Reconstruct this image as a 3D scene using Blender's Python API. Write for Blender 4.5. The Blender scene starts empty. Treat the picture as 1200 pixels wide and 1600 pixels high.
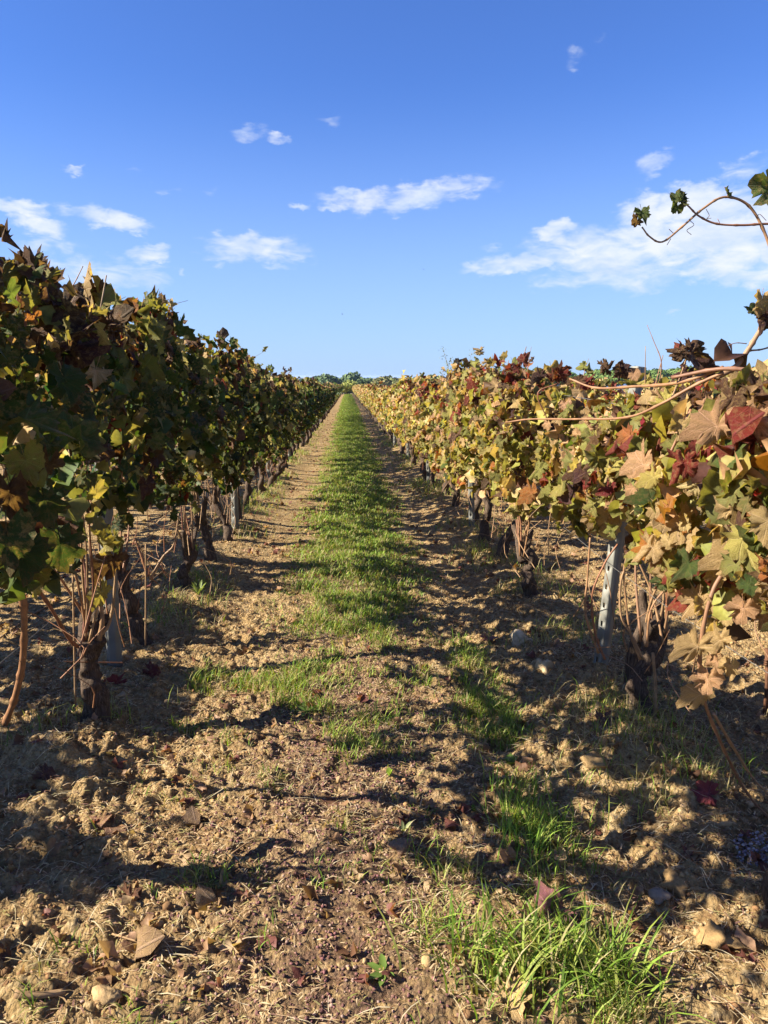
import bpy, math, random
import numpy as np
from mathutils import Vector, Matrix, Euler
random.seed(7); rng = np.random.default_rng(7)
PI = math.pi
scene = bpy.context.scene
COL = scene.collection

# ------------------------------------------------------------------ camera, sky, sun, exposure
CAM_H = 1.5; PITCH = math.radians(10.4); YAW = math.radians(2.78)
cam_d = bpy.data.cameras.new('camera'); cam = bpy.data.objects.new('camera', cam_d); COL.objects.link(cam)
cam_d.sensor_fit = 'VERTICAL'; cam_d.sensor_height = 36; cam_d.lens = 26
cam_d.clip_start = 0.05; cam_d.clip_end = 60000
cam.location = (0, 0, CAM_H); cam.rotation_euler = (PI/2 - PITCH, 0, -YAW)
scene.camera = cam

SUN_EL = math.radians(32); SUN_FROM = math.radians(-97)      # azimuth the light comes from, from +Y towards +X
sun_d = bpy.data.lights.new('sun', 'SUN'); sun_d.energy = 5.0; sun_d.angle = math.radians(0.5); sun_d.color = (1.0, 0.90, 0.74)
sun = bpy.data.objects.new('sun', sun_d); COL.objects.link(sun)
sdir = Vector((math.sin(SUN_FROM)*math.cos(SUN_EL), math.cos(SUN_FROM)*math.cos(SUN_EL), math.sin(SUN_EL)))
sun.rotation_euler = (-sdir).to_track_quat('-Z', 'Y').to_euler(); sun.location = (-10, 0, 12)
scene.view_settings.view_transform = 'Standard'; scene.view_settings.look = 'None'
scene.view_settings.gamma = 1; scene.view_settings.use_curve_mapping = False
scene.view_settings.exposure = 1.76

_F = Vector((math.sin(YAW)*math.cos(PITCH), math.cos(YAW)*math.cos(PITCH), -math.sin(PITCH)))
_R = Vector((math.cos(YAW), -math.sin(YAW), 0)); _U = _R.cross(_F)
def ray(px, py): return _F*1155 + _R*(px-600) + _U*(800-py)
def at(px, py, Y):
    r = ray(px, py); t = Y/r.y
    return Vector((r.x*t, Y, CAM_H + r.z*t))

class NT:
    def __init__(s, tree): s.t = tree; s.n = tree.nodes; s.l = tree.links
    def node(s, typ, **kw):
        n = s.n.new(typ)
        for k, v in kw.items():
            if isinstance(k, str) and k.startswith('i_'):
                n.inputs[k[2:]].default_value = v
            else: setattr(n, k, v)
        return n
    def put(s, inp, v):
        if hasattr(v, 'is_output') or isinstance(v, bpy.types.NodeSocket): s.l.new(v, inp)
        else: inp.default_value = v
    def m(s, op, a, b=0.0, c=0.0, clamp=False):
        n = s.n.new('ShaderNodeMath'); n.operation = op; n.use_clamp = clamp
        s.put(n.inputs[0], a); s.put(n.inputs[1], b); s.put(n.inputs[2], c); return n.outputs[0]
    def mix(s, f, a, b, blend='MIX'):
        n = s.n.new('ShaderNodeMix'); n.data_type = 'RGBA'; n.blend_type = blend
        s.put(n.inputs[0], f); s.put(n.inputs[6], a); s.put(n.inputs[7], b); return n.outputs[2]
    def noise(s, vec, scale, detail=4, rough=0.55, dist=0.0):
        n = s.n.new('ShaderNodeTexNoise'); n.inputs['Scale'].default_value = scale
        n.inputs['Detail'].default_value = detail; n.inputs['Roughness'].default_value = rough; n.inputs['Distortion'].default_value = dist
        if vec is not None: s.l.new(vec, n.inputs['Vector'])
        return n.outputs['Fac']
    def ramp(s, f, stops):
        n = s.n.new('ShaderNodeValToRGB'); s.put(n.inputs[0], f)
        e = n.color_ramp.elements
        while len(e) < len(stops): e.new(0.5)
        for el, (p, c) in zip(e, stops):
            el.position = p; el.color = (c, c, c, 1) if isinstance(c, (int, float)) else (*c[:3], 1)
        return n.outputs[0]
    def smooth(s, v, lo, hi):
        n = s.n.new('ShaderNodeMapRange'); n.interpolation_type = 'SMOOTHSTEP'
        s.put(n.inputs[0], v); n.inputs[1].default_value = lo; n.inputs[2].default_value = hi; return n.outputs[0]

world = bpy.data.worlds.new('World'); scene.world = world; world.use_nodes = True
W = NT(world.node_tree); W.n.clear()
wo = W.n.new('ShaderNodeOutputWorld'); bg = W.n.new('ShaderNodeBackground'); bg.inputs[1].default_value = 0.052
sky = W.n.new('ShaderNodeTexSky'); sky.sky_type = 'NISHITA'; sky.sun_disc = False
sky.sun_elevation = SUN_EL; sky.sun_rotation = SUN_FROM % (2*PI); sky.altitude = 30
sky.air_density = 1.0; sky.dust_density = 0.25; sky.ozone_density = 2.0
tc = W.n.new('ShaderNodeTexCoord'); sep = W.n.new('ShaderNodeSeparateXYZ'); W.l.new(tc.outputs['Generated'], sep.inputs[0])
sx, sy, sz = sep.outputs
hyp = W.m('SQRT', W.m('ADD', W.m('MULTIPLY', sx, sx), W.m('MULTIPLY', sy, sy)))
az = W.m('ARCTAN2', sx, sy); el = W.m('ARCTAN2', sz, hyp)
cv = W.n.new('ShaderNodeCombineXYZ'); W.l.new(az, cv.inputs[0]); W.l.new(W.m('MULTIPLY', el, 1.9), cv.inputs[1])
wn = W.noise(cv.outputs[0], 9.0, 7, 0.62, 0.3); wf = W.noise(cv.outputs[0], 38.0, 5, 0.6)
warp_a = W.m('MULTIPLY', W.m('SUBTRACT', wn, 0.5), 0.08); warp_e = W.m('MULTIPLY', W.m('SUBTRACT', wf, 0.5), 0.035)
azw = W.m('ADD', az, warp_a); elw = W.m('ADD', el, warp_e)
# clouds: azimuth, elevation, half width, half height (degrees), density, tilt
CL = [(5.1,12.75,5.79,0.83,0.85,0.12),(0.9,12.50,3.04,0.63,0.75,0.00),(-0.6,11.98,1.31,0.34,0.80,0.00),(-3.3,12.02,1.21,0.29,0.85,0.00),(-6.6,9.11,4.10,0.86,0.80,-0.05),(-8.9,8.31,2.29,0.43,0.60,0.00),(-5.0,7.83,1.03,0.27,0.50,0.00),(-22.3,10.86,1.76,0.51,0.95,0.00),(-21.1,9.89,2.00,0.64,0.90,-0.10),(-16.7,10.61,2.98,0.65,0.85,-0.15),(-18.7,10.95,2.48,0.48,0.60,0.00),(-20.9,8.59,2.43,0.73,0.50,0.00),(-14.3,8.49,1.48,0.63,0.85,0.10),(-17.3,6.92,4.75,1.10,0.62,0.00),(-21.4,7.14,2.42,0.82,0.60,0.00),(-12.3,7.11,0.36,0.26,0.60,0.00),(-6.6,16.45,1.6,0.50,0.48,0.10),(-4.7,16.29,0.91,0.31,0.62,0.00),(-1.7,17.47,1.10,0.27,0.30,0.00),(16.4,20.64,1.02,0.49,0.42,0.10),(17.7,21.74,0.38,0.31,0.35,0.50),(22.0,14.15,1.39,0.69,0.55,0.30),(27.2,13.17,1.71,0.75,0.60,0.30),(14.9,10.14,1.43,0.59,1.00,0.10),(16.7,9.09,3.51,1.19,0.85,0.00),(12.2,8.06,3.43,0.61,0.80,0.10),(19.4,8.34,4.66,1.77,0.90,0.00),(21.4,10.53,2.29,1.54,1.20,0.00),(24.0,11.36,2.48,1.19,1.25,0.00),(25.9,10.03,3.67,1.98,1.10,0.00),(29.0,10.18,2.95,1.54,1.00,0.00),(22.9,9.21,2.46,1.64,1.00,0.00),(26.5,7.77,2.72,1.22,1.10,0.15),(29.6,7.78,2.22,1.27,1.00,0.00),(21.2,6.99,3.36,1.11,0.65,0.00),(20.9,6.05,1.03,0.61,0.45,0.00),(16.8,6.71,3.97,0.61,0.45,0.00),(28.5,6.64,3.38,0.73,0.80,0.00),(23.7,4.41,0.38,0.26,0.50,0.00),(9.7,13.33,1.83,0.33,0.50,0.30),(10.8,9.23,1.02,0.26,0.35,0.00),(-18.7,13.41,0.65,0.19,0.45,0.00),(-14.6,13.89,0.94,0.20,0.30,0.00),(-12.5,12.77,1.31,0.24,0.30,0.00),(-9.6,12.71,0.45,0.25,0.35,0.00),(9.6,7.58,1.12,0.27,0.35,0.00),
      (44,14,9,3,1.0,0),(58,9,7,1.6,.8,0),(-38,12,6,1.6,.7,0),(-55,16,7,1.4,.7,0),(75,18,9,2,.6,0),(-80,11,10,1.8,.6,0),(120,14,9,2.2,.8,0),(-130,17,10,1.8,.7,0),(175,12,9,1.7,.7,0)]
tot = None
for a, e, ra, re, d, tl in CL:
    da = W.m('SUBTRACT', azw, math.radians(a)); de = W.m('SUBTRACT', elw, math.radians(e))
    if tl: de = W.m('SUBTRACT', de, W.m('MULTIPLY', da, tl))
    qa = W.m('MULTIPLY', da, 1/math.radians(ra*1.2)); qe = W.m('MULTIPLY', de, 1/math.radians(re*1.45))
    q = W.m('ADD', W.m('MULTIPLY', qa, qa), W.m('MULTIPLY', qe, qe))
    v = W.m('MULTIPLY', W.m('SUBTRACT', 1.0, q, clamp=True), d)
    tot = v if tot is None else W.m('MAXIMUM', tot, v)
stretch = W.n.new('ShaderNodeCombineXYZ'); W.l.new(az, stretch.inputs[0]); W.l.new(W.m('MULTIPLY', el, 2.6), stretch.inputs[1])
cn = W.noise(stretch.outputs[0], 26.0, 7, 0.54, 0.5)
dens = W.smooth(W.m('ADD', W.m('MULTIPLY', tot, 0.95), W.m('MULTIPLY', W.m('SUBTRACT', cn, 0.5), 1.65)), 0.07, 1.1)
dens = W.m('MULTIPLY', W.m('MULTIPLY', dens, W.m('MULTIPLY', tot, 3.0, clamp=True)), .93)
shade = W.ramp(W.noise(stretch.outputs[0], 14.0, 5, 0.55), [(0.35, (3.9, 4.6, 5.9)), (0.60, (5.5, 5.7, 6.1))])
skyc = W.mix(1.0, sky.outputs[0], (0.44, 0.66, 1.18, 1), 'MULTIPLY')
fill = W.mix(W.m('MULTIPLY', W.smooth(el, 0.36, -0.03), 0.7), skyc, (2.8, 4.0, 6.0, 1))
W.l.new(W.mix(dens, fill, shade), bg.inputs[0]); W.l.new(bg.outputs[0], wo.inputs[0])

# ------------------------------------------------------------------ numpy noise
def _h(ix, iy, s):
    n = (ix*374761393 + iy*668265263 + s*2147483647) & 0xFFFFFFFF
    n = ((n ^ (n >> 13))*1274126177) & 0xFFFFFFFF
    return ((n ^ (n >> 16)) & 0xFFFFFF)/float(0xFFFFFF)
def vnoise(x, y, s=0):
    ix = np.floor(x).astype(np.int64); iy = np.floor(y).astype(np.int64)
    fx = x-ix; fy = y-iy; fx = fx*fx*(3-2*fx); fy = fy*fy*(3-2*fy)
    a = _h(ix, iy, s); b = _h(ix+1, iy, s); c = _h(ix, iy+1, s); d = _h(ix+1, iy+1, s)
    return a+(b-a)*fx+(c-a)*fy+(a-b-c+d)*fx*fy
def fbm(x, y, o=4, s=0):
    v = 0; a = .5; t = 0
    for k in range(o): v = v+a*vnoise(x*2**k+k*17.3, y*2**k-k*9.1, s+k); t += a; a *= .5
    return v/t
def worley(x, y, s=0):
    ix = np.floor(x).astype(np.int64); iy = np.floor(y).astype(np.int64); best = np.full(np.shape(x), 9.0)
    for dx in (-1, 0, 1):
        for dy in (-1, 0, 1):
            cx = ix+dx; cy = iy+dy
            d = (cx+_h(cx, cy, s)-x)**2+(cy+_h(cx, cy, s+5)-y)**2
            best = np.minimum(best, d)
    return np.sqrt(best)

ROW_L, ROW_R = -1.12, 1.24
def slope(y):                                                   # the long fall of the field
    return np.interp(y, [-50, 5, 13, 28, 132, 200, 300, 420, 900, 1500], [0, 0, -.16, -.40, -1.65, -3.5, -6.5, -8.5, -14, -26])
def grass_w(x, y):
    n = fbm(x*3+5, y*3, 3, 40); far = np.clip((y-2.4)/2.4, 0, 1)*np.clip((fbm(x*2.7, y*2.1, 3, 43)-.5)*5+.45+(y-3.2)*.5, .12, 1)
    wdt = .53+.10*(n-.5)*3
    strip = np.clip(1.25-np.abs(x-.06)/wdt, 0, 1)*far
    near = np.clip(1.15-np.abs(x-.62)/.17, 0, 1)*np.clip((4.2-y)/.6, 0, 1)*np.clip((n-.28)*5, .1, 1)
    foot = .20*np.clip(1.2-np.abs(x-.38)/.36, 0, 1)*np.clip((2.12-y)/.22, 0, 1)
    left = .7*np.clip((fbm(x*4, y*4, 3, 60)-.5)*6, 0, 1)*(x > -.9)*(x < .4)*(y < 4.2)
    return np.maximum(np.maximum(strip*np.clip(.55+(n-.3)*2.2, 0, 1), near), np.maximum(foot, left))
def H(x, y):
    x = np.asarray(x, float); y = np.asarray(y, float)
    z = slope(y)
    near = np.clip((60-y)/50, 0, 1)*np.clip((12-np.abs(x))/4, 0, 1)
    rowd = np.minimum(np.abs(x-ROW_L), np.abs(x-ROW_R))
    rowd = np.minimum(rowd, np.minimum(np.abs(x+3.55), np.abs(x-3.68)))
    z = z+near*.07*np.exp(-(rowd/.28)**2)
    z = z+near*.05*(fbm(x*1.3, y*.9, 3, 1)-.5)*2
    z = z+.10*np.exp(-((x-1.02)/.22)**2-((y-2.62)/.25)**2)       # hump of earth at the foot of the right row
    z = z+.06*np.exp(-((x+1.12)/.2)**2-((y-2.75)/.22)**2)
    fine = np.clip((9-y)/5, 0, 1)*np.clip((4-np.abs(x))/1.5, 0, 1)
    calm = 1-.50*np.exp(-((x-.02)/.38)**2)
    w1 = worley(x*9+fbm(x*6, y*6, 2, 9), y*9, 3); w2 = worley(x*24, y*24, 4)
    f = (.5-np.minimum(w1, .75))*.038*np.clip(fbm(x*2.2, y*2.2, 2, 77)*2.4-.6, .1, 1.3)+(.45-np.minimum(w2, .7))*.011
    f = f+(fbm(x*12, y*12, 4, 21)-.5)*.055+(fbm(x*38, y*38, 2, 23)-.5)*.036
    f = f*1.12+(.45-np.minimum(worley(x*4.3+fbm(x*5, y*5, 2, 19), y*4.3, 13), .7))*.030*np.clip(fbm(x*1.7, y*1.7, 2, 99)*3-1.1, 0, 1)
    return z+fine*calm*f
def h1(x, y): return float(H(np.array([x]), np.array([y]))[0])

# ------------------------------------------------------------------ mesh helpers
def np_mesh(name, V, F, mat=None, smooth=True, cols=None, uv=None):
    V = np.asarray(V, np.float32); F = np.asarray(F, np.int32)
    k = F.shape[1]; me = bpy.data.meshes.new(name)
    me.vertices.add(len(V)); me.vertices.foreach_set('co', V.ravel())
    me.loops.add(F.size); me.loops.foreach_set('vertex_index', F.ravel())
    me.polygons.add(len(F)); me.polygons.foreach_set('loop_start', np.arange(0, F.size, k, dtype=np.int32))
    if cols is not None:
        ca = me.color_attributes.new('tint', 'FLOAT_COLOR', 'POINT')
        ca.data.foreach_set('color', np.c_[cols, np.ones(len(V))].astype(np.float32).ravel())
    if uv is not None:
        l = me.uv_layers.new(name='UVMap'); l.data.foreach_set('uv', np.asarray(uv, np.float32)[F.ravel()].ravel())
    me.update(calc_edges=True); me.validate()
    if smooth: me.polygons.foreach_set('use_smooth', np.ones(len(F), bool))
    if mat: me.materials.append(mat)
    return me
def ob(name, me, parent=None, loc=None, **props):
    o = bpy.data.objects.new(name, me); COL.objects.link(o)
    if parent is not None: o.parent = parent
    if loc is not None: o.location = loc
    for k, v in props.items():
        if v is not None: o[k] = v
    return o
def empty(name, loc, label, cat, group=None, rz=0):
    o = ob(name, None, None, loc, label=label, category=cat, group=group); o.rotation_euler.z = rz; o.empty_display_size = .1; return o
class Parts:                                                    # gathers pieces of ONE mesh
    def __init__(s): s.V = []; s.F = []; s.C = []; s.n = 0
    def add(s, V, F, col=None):
        V = np.asarray(V, float); F = np.asarray(F); 
        if F.shape[1] == 4: F = np.r_[F[:, [0, 1, 2]], F[:, [0, 2, 3]]]
        s.V.append(V); s.F.append(F+s.n); s.n += len(V)
        s.C.append(np.tile(col if col is not None else (1, 1, 1), (len(V), 1)) if (col is None or np.ndim(col) == 1) else col)
    def mesh(s, name, mat, smooth=True): return np_mesh(name, np.vstack(s.V), np.vstack(s.F), mat, smooth, np.vstack(s.C))
def bez(pts, n):                                                # Catmull-Rom through the points
    P = np.array([tuple(p) for p in pts], float); P = np.vstack([2*P[0]-P[1], P, 2*P[-1]-P[-2]]); out = []
    for i in range(1, len(P)-2):
        for t in np.linspace(0, 1, n, endpoint=False):
            a, b, c, d = P[i-1:i+3]; out.append(.5*((2*b)+(c-a)*t+(2*a-5*b+4*c-d)*t*t+(3*b-3*c+d-a)*t**3))
    out.append(P[-2]); return np.array(out)
def tube(pts, rad, seg=6, rough=0.0, seed=0, cap=True):
    P = np.array([tuple(p) for p in pts], float); n = len(P); rad = np.broadcast_to(rad, n) if np.ndim(rad) else np.full(n, rad)
    T = np.gradient(P, axis=0); T /= np.linalg.norm(T, axis=1)[:, None]+1e-9
    ref = np.array([1., .13, .07]) if abs(T[0][0]) < .8 else np.array([0.1, 1., 0])
    A = np.cross(T, ref); A /= np.linalg.norm(A, axis=1)[:, None]; B = np.cross(T, A)
    th = np.linspace(0, 2*PI, seg, endpoint=False); R = rad[:, None]*np.ones(seg)
    if rough:
        r = np.random.default_rng(seed); k = np.arange(n)[:, None]*.35
        R = R*(1+rough*(1.3*(vnoise(k*.8+np.cos(th)[None, :]*.9+seed*3.1, np.sin(th)[None, :]*1.1+k*.3+9)-.5)+1.2*(vnoise(np.cos(th+k*.12)*3.0+30, np.sin(th+k*.12)*3.0+30+k*.2)-.5)+.22*(r.random((n, seg))-.5)))
    V = P[:, None, :]+R[:, :, None]*(np.cos(th)[None, :, None]*A[:, None, :]+np.sin(th)[None, :, None]*B[:, None, :])
    V = V.reshape(-1, 3); i = np.arange(n-1)[:, None]*seg; j = np.arange(seg)[None, :]; j2 = (j+1) % seg
    F = np.stack([i+j, i+j2, i+seg+j2, i+seg+j], -1).reshape(-1, 4); F = np.r_[F[:, [0, 1, 2]], F[:, [0, 2, 3]]]
    if cap:
        V = np.vstack([V, P[0], P[-1]]); a = len(V)-2; b = a+1; jj = np.arange(seg); k2 = (jj+1) % seg
        F = np.vstack([F, np.c_[np.full(seg, a), k2, jj], np.c_[np.full(seg, b), (n-1)*seg+jj, (n-1)*seg+k2]])
    return V, F
def rotm(N, tipdir):                                            # columns: x, tip(y), normal(z); arrays (n,3)
    N = N/np.linalg.norm(N, axis=1)[:, None]; Y = tipdir-N*(tipdir*N).sum(1)[:, None]; Y /= np.linalg.norm(Y, axis=1)[:, None]+1e-9
    return np.stack([np.cross(Y, N), Y, N], -1)

# ------------------------------------------------------------------ materials
def new_mat(name):
    m = bpy.data.materials.new(name); m.use_nodes = True; t = NT(m.node_tree); t.n.clear(); return m, t
def finish(t, shader, bump=None, strength=.4, dist=.01):
    o = t.n.new('ShaderNodeOutputMaterial'); t.l.new(shader, o.inputs[0])
def bumpn(t, h, strength, dist):
    b = t.n.new('ShaderNodeBump'); b.inputs['Strength'].default_value = strength; b.inputs['Distance'].default_value = dist
    t.l.new(h, b.inputs['Height']); return b.outputs[0]
ALB = .66
def princ(t, col, rough=.8, spec=.3, normal=None, metal=0):
    p = t.n.new('ShaderNodeBsdfPrincipled'); t.put(p.inputs['Base Color'], t.mix(1.0, col, (ALB, ALB, ALB, 1), 'MULTIPLY')); t.put(p.inputs['Roughness'], rough)
    p.inputs['Specular IOR Level'].default_value = spec; p.inputs['Metallic'].default_value = metal
    if normal is not None: t.l.new(normal, p.inputs['Normal'])
    return p.outputs[0]
def objpos(t):
    return t.n.new('ShaderNodeTexCoord').outputs['Object']
def geopos(t):
    return t.n.new('ShaderNodeNewGeometry').outputs['Position']

def leaf_material(name, single, trans=.40, veins=True):
    m, t = new_mat(name)
    if single:
        oi = t.n.new('ShaderNodeObjectInfo'); base = oi.outputs['Color']
        tcn = t.n.new('ShaderNodeTexCoord'); off = t.n.new('ShaderNodeVectorMath'); off.operation = 'ADD'
        cx = t.n.new('ShaderNodeCombineXYZ'); t.l.new(t.m('MULTIPLY', oi.outputs['Random'], 40.0), cx.inputs[0]); t.l.new(tcn.outputs['Object'], off.inputs[0]); t.l.new(cx.outputs[0], off.inputs[1]); pos = off.outputs[0]
    else:
        a = t.n.new('ShaderNodeAttribute'); a.attribute_name = 'tint'; base = a.outputs['Color']; pos = geopos(t)
    n1 = t.noise(pos, 22, 4, .6); n2 = t.noise(pos, 70, 3, .6)
    col = base
    if single and veins:
        uvn = t.n.new('ShaderNodeUVMap'); s = t.n.new('ShaderNodeSeparateXYZ'); t.l.new(uvn.outputs[0], s.inputs[0])
        ux = t.m('ABSOLUTE', t.m('SUBTRACT', s.outputs[0], .5)); uy = t.m('SUBTRACT', s.outputs[1], .5)
        d = None
        for ang in (0, 50, 104):
            c_, s_ = math.cos(math.radians(ang)), math.sin(math.radians(ang))
            cr = t.m('ABSOLUTE', t.m('SUBTRACT', t.m('MULTIPLY', ux, c_), t.m('MULTIPLY', uy, s_)))
            dt = t.m('ADD', t.m('MULTIPLY', ux, s_), t.m('MULTIPLY', uy, c_))
            cr = t.m('ADD', cr, t.m('MULTIPLY', t.m('LESS_THAN', dt, 0.0), 1.0))
            sec = t.m('ABSOLUTE', t.m('SUBTRACT', t.m('FRACT', t.m('MULTIPLY', t.m('SUBTRACT', dt, t.m('MULTIPLY', cr, .9)), 11.0)), .5))
            d = cr if d is None else t.m('MINIMUM', d, cr)
            secs = sec if ang == 0 else t.m('MINIMUM', secs, sec)
        vein = t.m('MAXIMUM', t.smooth(d, .012, .002), t.m('MULTIPLY', t.smooth(secs, .07, .01), .45))
        r2 = t.m('SQRT', t.m('ADD', t.m('MULTIPLY', ux, ux), t.m('MULTIPLY', uy, uy)))
        edge = t.smooth(t.m('ADD', r2, t.m('MULTIPLY', t.m('SUBTRACT', n1, .5), .6)), .29, .44)
        edge = t.m('MULTIPLY', edge, t.smooth(t.noise(pos, 3.0, 1), .30, .5))
        hs = t.n.new('ShaderNodeHueSaturation'); t.l.new(base, hs.inputs['Color']); hs.inputs['Value'].default_value = 1.5; hs.inputs['Saturation'].default_value = .85; hs.inputs['Hue'].default_value = .49
        col = t.mix(t.m('MULTIPLY', edge, .85), base, t.mix(.35, (.22, .10, .04, 1), base))
        col = t.mix(t.m('MULTIPLY', vein, .7), col, hs.outputs[0])
        mot = t.m('MULTIPLY', t.smooth(t.noise(pos, 4.5, 4, .65), .46, .62), t.m('MULTIPLY', oi.outputs['Random'], .85))
        col = t.mix(mot, col, t.mix(.35, (.50, .33, .14, 1), base))
        spots = t.smooth(n1, .57, .66); col = t.mix(t.m('MULTIPLY', spots, .6), col, (.17, .085, .03, 1))
    else:
        col = t.mix(t.m('MULTIPLY', t.smooth(n1, .5, .72), .45), col, (.17, .10, .035, 1))
    col = t.mix(1.0, col, t.ramp(n2, [(.3, .8), (.7, 1.15)]), 'MULTIPLY')
    hgt = t.m('ADD', t.m('MULTIPLY', n1, .6), t.m('MULTIPLY', n2, .5))
    if single and veins: hgt = t.m('SUBTRACT', hgt, t.m('MULTIPLY', vein, .5))
    nb = bumpn(t, hgt, .6, .022 if single else .006)
    p = princ(t, col, .55, .25, nb)
    tr = t.n.new('ShaderNodeBsdfTranslucent'); g = t.n.new('ShaderNodeGamma'); g.inputs[1].default_value = .86; t.l.new(col, g.inputs[0])
    t.l.new(t.mix(1.0, g.outputs[0], (.78, .72, .29, 1), 'MULTIPLY'), tr.inputs[0])
    mx = t.n.new('ShaderNodeMixShader'); mx.inputs[0].default_value = trans; t.l.new(p, mx.inputs[1]); t.l.new(tr.outputs[0], mx.inputs[2])
    finish(t, mx.outputs[0]); return m
M_LEAF = leaf_material('vine_leaf', True); M_MASS = leaf_material('vine_leaf_mass', False); M_DRY = leaf_material('fallen_leaf', True, .12)

def grass_material():
    m, t = new_mat('grass'); a = t.n.new('ShaderNodeAttribute'); a.attribute_name = 'tint'
    p = princ(t, t.mix(1.0, a.outputs['Color'], (1.3, 1.3, 1.3, 1), 'MULTIPLY'), .55, .25); tr = t.n.new('ShaderNodeBsdfTranslucent')
    t.l.new(t.mix(1.0, a.outputs['Color'], (1.15, 1.1, .45, 1), 'MULTIPLY'), tr.inputs[0])
    mx = t.n.new('ShaderNodeMixShader'); mx.inputs[0].default_value = .38; t.l.new(p, mx.inputs[1]); t.l.new(tr.outputs[0], mx.inputs[2]); finish(t, mx.outputs[0]); return m
M_GRASS = grass_material()
def tint_material(name, rough=.9, nscale=60, amp=.35, spec=.2, bump=.5, dist=.004):
    m, t = new_mat(name); a = t.n.new('ShaderNodeAttribute'); a.attribute_name = 'tint'; g = geopos(t)
    n = t.noise(g, nscale, 5, .65); c = t.mix(1.0, a.outputs['Color'], t.ramp(n, [(.3, 1-amp), (.7, 1+amp)]), 'MULTIPLY')
    finish(t, princ(t, c, rough, spec, bumpn(t, n, bump, dist))); return m
M_CLOD = tint_material('clod_earth', .95, 90, .3, .1, .8, .004)
M_CROWN = tint_material('tree_foliage', .7, 2.0, .25, .15, .1, .02)
M_STONE = tint_material('stone', .9, 45, .3, .25, .7, .006)

def soil_material():
    m, t = new_mat('soil'); g = geopos(t); a = t.n.new('ShaderNodeAttribute'); a.attribute_name = 'tint'
    s = t.n.new('ShaderNodeSeparateColor'); t.l.new(a.outputs['Color'], s.inputs[0])
    n1 = t.noise(g, 3.2, 5, .6); n2 = t.noise(g, 38, 6, .68); n3 = t.noise(g, 170, 4, .7)
    c = t.ramp(n1, [(.3, (.30, .185, .080)), (.52, (.43, .29, .13)), (.72, (.57, .41, .20))])
    c = t.mix(t.smooth(n2, .48, .68), c, (.68, .51, .28, 1)); c = t.mix(t.smooth(n2, .48, .30), c, (.16, .085, .045, 1))  # low spots darkened, crevice shade put into the soil colour
    c = t.mix(t.m('MULTIPLY', t.smooth(n3, .58, .72), .5), c, (.72, .54, .30, 1))
    pom_shade = t.m('MULTIPLY', s.outputs[0], t.smooth(t.noise(g, 30, 5, .7), .36, .56))
    c = t.mix(t.m('MULTIPLY', pom_shade, .92), c, t.ramp(n3, [(.35, (.10, .055, .04)), (.65, (.29, .18, .12))]))  # pomace stain, darkened further to paint in shadow along the path
    gr = t.m('MULTIPLY', s.outputs[1], t.smooth(t.noise(g, 9, 5, .7), .25, .5))
    c = t.mix(t.m('MULTIPLY', gr, .85), c, t.ramp(n2, [(.35, (.035, .055, .012)), (.65, (.09, .12, .03))]))
    hh = t.m('ADD', t.m('MULTIPLY', n2, .7), t.m('MULTIPLY', n3, .35))
    v = t.n.new('ShaderNodeTexVoronoi'); v.inputs['Scale'].default_value = 75; t.l.new(g, v.inputs['Vector'])
    hh = t.m('SUBTRACT', hh, t.m('MULTIPLY', v.outputs['Distance'], .5))
    finish(t, princ(t, c, .95, .12, bumpn(t, hh, 1.0, .026))); return m
M_SOIL = soil_material()

def bark_material():
    m, t = new_mat('vine_bark'); tcn = t.n.new('ShaderNodeTexCoord'); mp = t.n.new('ShaderNodeMapping'); mp.inputs['Scale'].default_value = (1, 1, .13)
    t.l.new(tcn.outputs['Object'], mp.inputs[0]); f = t.noise(mp.outputs[0], 150, 6, .7, .4); g = t.noise(tcn.outputs['Object'], 14, 4, .6)
    c = t.ramp(f, [(.32, (.030, .020, .014)), (.50, (.12, .085, .06)), (.70, (.30, .22, .16))]); c = t.mix(t.smooth(g, .45, .7), c, (.13, .09, .07, 1))
    finish(t, princ(t, c, .9, .15, bumpn(t, f, 1.0, .012))); return m
M_BARK = bark_material()
def cane_material():
    m, t = new_mat('vine_cane'); oi = t.n.new('ShaderNodeObjectInfo'); o = objpos(t); n = t.noise(o, 30, 4, .6)
    c = t.ramp(oi.outputs['Random'], [(.0, (.30, .12, .06)), (.35, (.36, .19, .09)), (.7, (.42, .27, .14)), (1.0, (.20, .07, .045))])
    c = t.mix(1.0, c, t.ramp(n, [(.3, .65), (.7, 1.2)]), 'MULTIPLY'); finish(t, princ(t, c, .55, .35, bumpn(t, n, .4, .002))); return m
M_CANE = cane_material()
def steel_material():
    m, t = new_mat('galvanised_steel'); o = objpos(t); n = t.noise(o, 9, 5, .6); f = t.noise(o, 70, 3, .6)
    c = t.ramp(n, [(.3, (.20, .20, .175)), (.7, (.32, .32, .285))]); c = t.mix(t.smooth(f, .62, .72), c, (.30, .25, .19, 1))
    finish(t, princ(t, c, t.ramp(n, [(.3, .55), (.7, .7)]), .4, bumpn(t, f, .15, .002), .35)); return m
M_STEEL = steel_material()
def plain(name, c, rough=.8, spec=.3, metal=0, sc=40, amp=.3):
    m, t = new_mat(name); n = t.noise(objpos(t), sc, 4, .6); lo = tuple(v*(1-amp) for v in c); hi = tuple(min(1, v*(1+amp)) for v in c)
    finish(t, princ(t, t.ramp(n, [(.3, lo), (.7, hi)]), rough, spec, bumpn(t, n, .3, .003), metal)); return m
M_WIRE = plain('wire', (.28, .27, .25), .5, .4, .6); M_RUST = plain('rust', (.16, .075, .04), .8, .3, .3, 60)
M_WOOD = plain('dry_wood', (.36, .23, .12), .8, .2); M_BIRD = plain('dark_feathers', (.03, .028, .03), .7)
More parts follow.
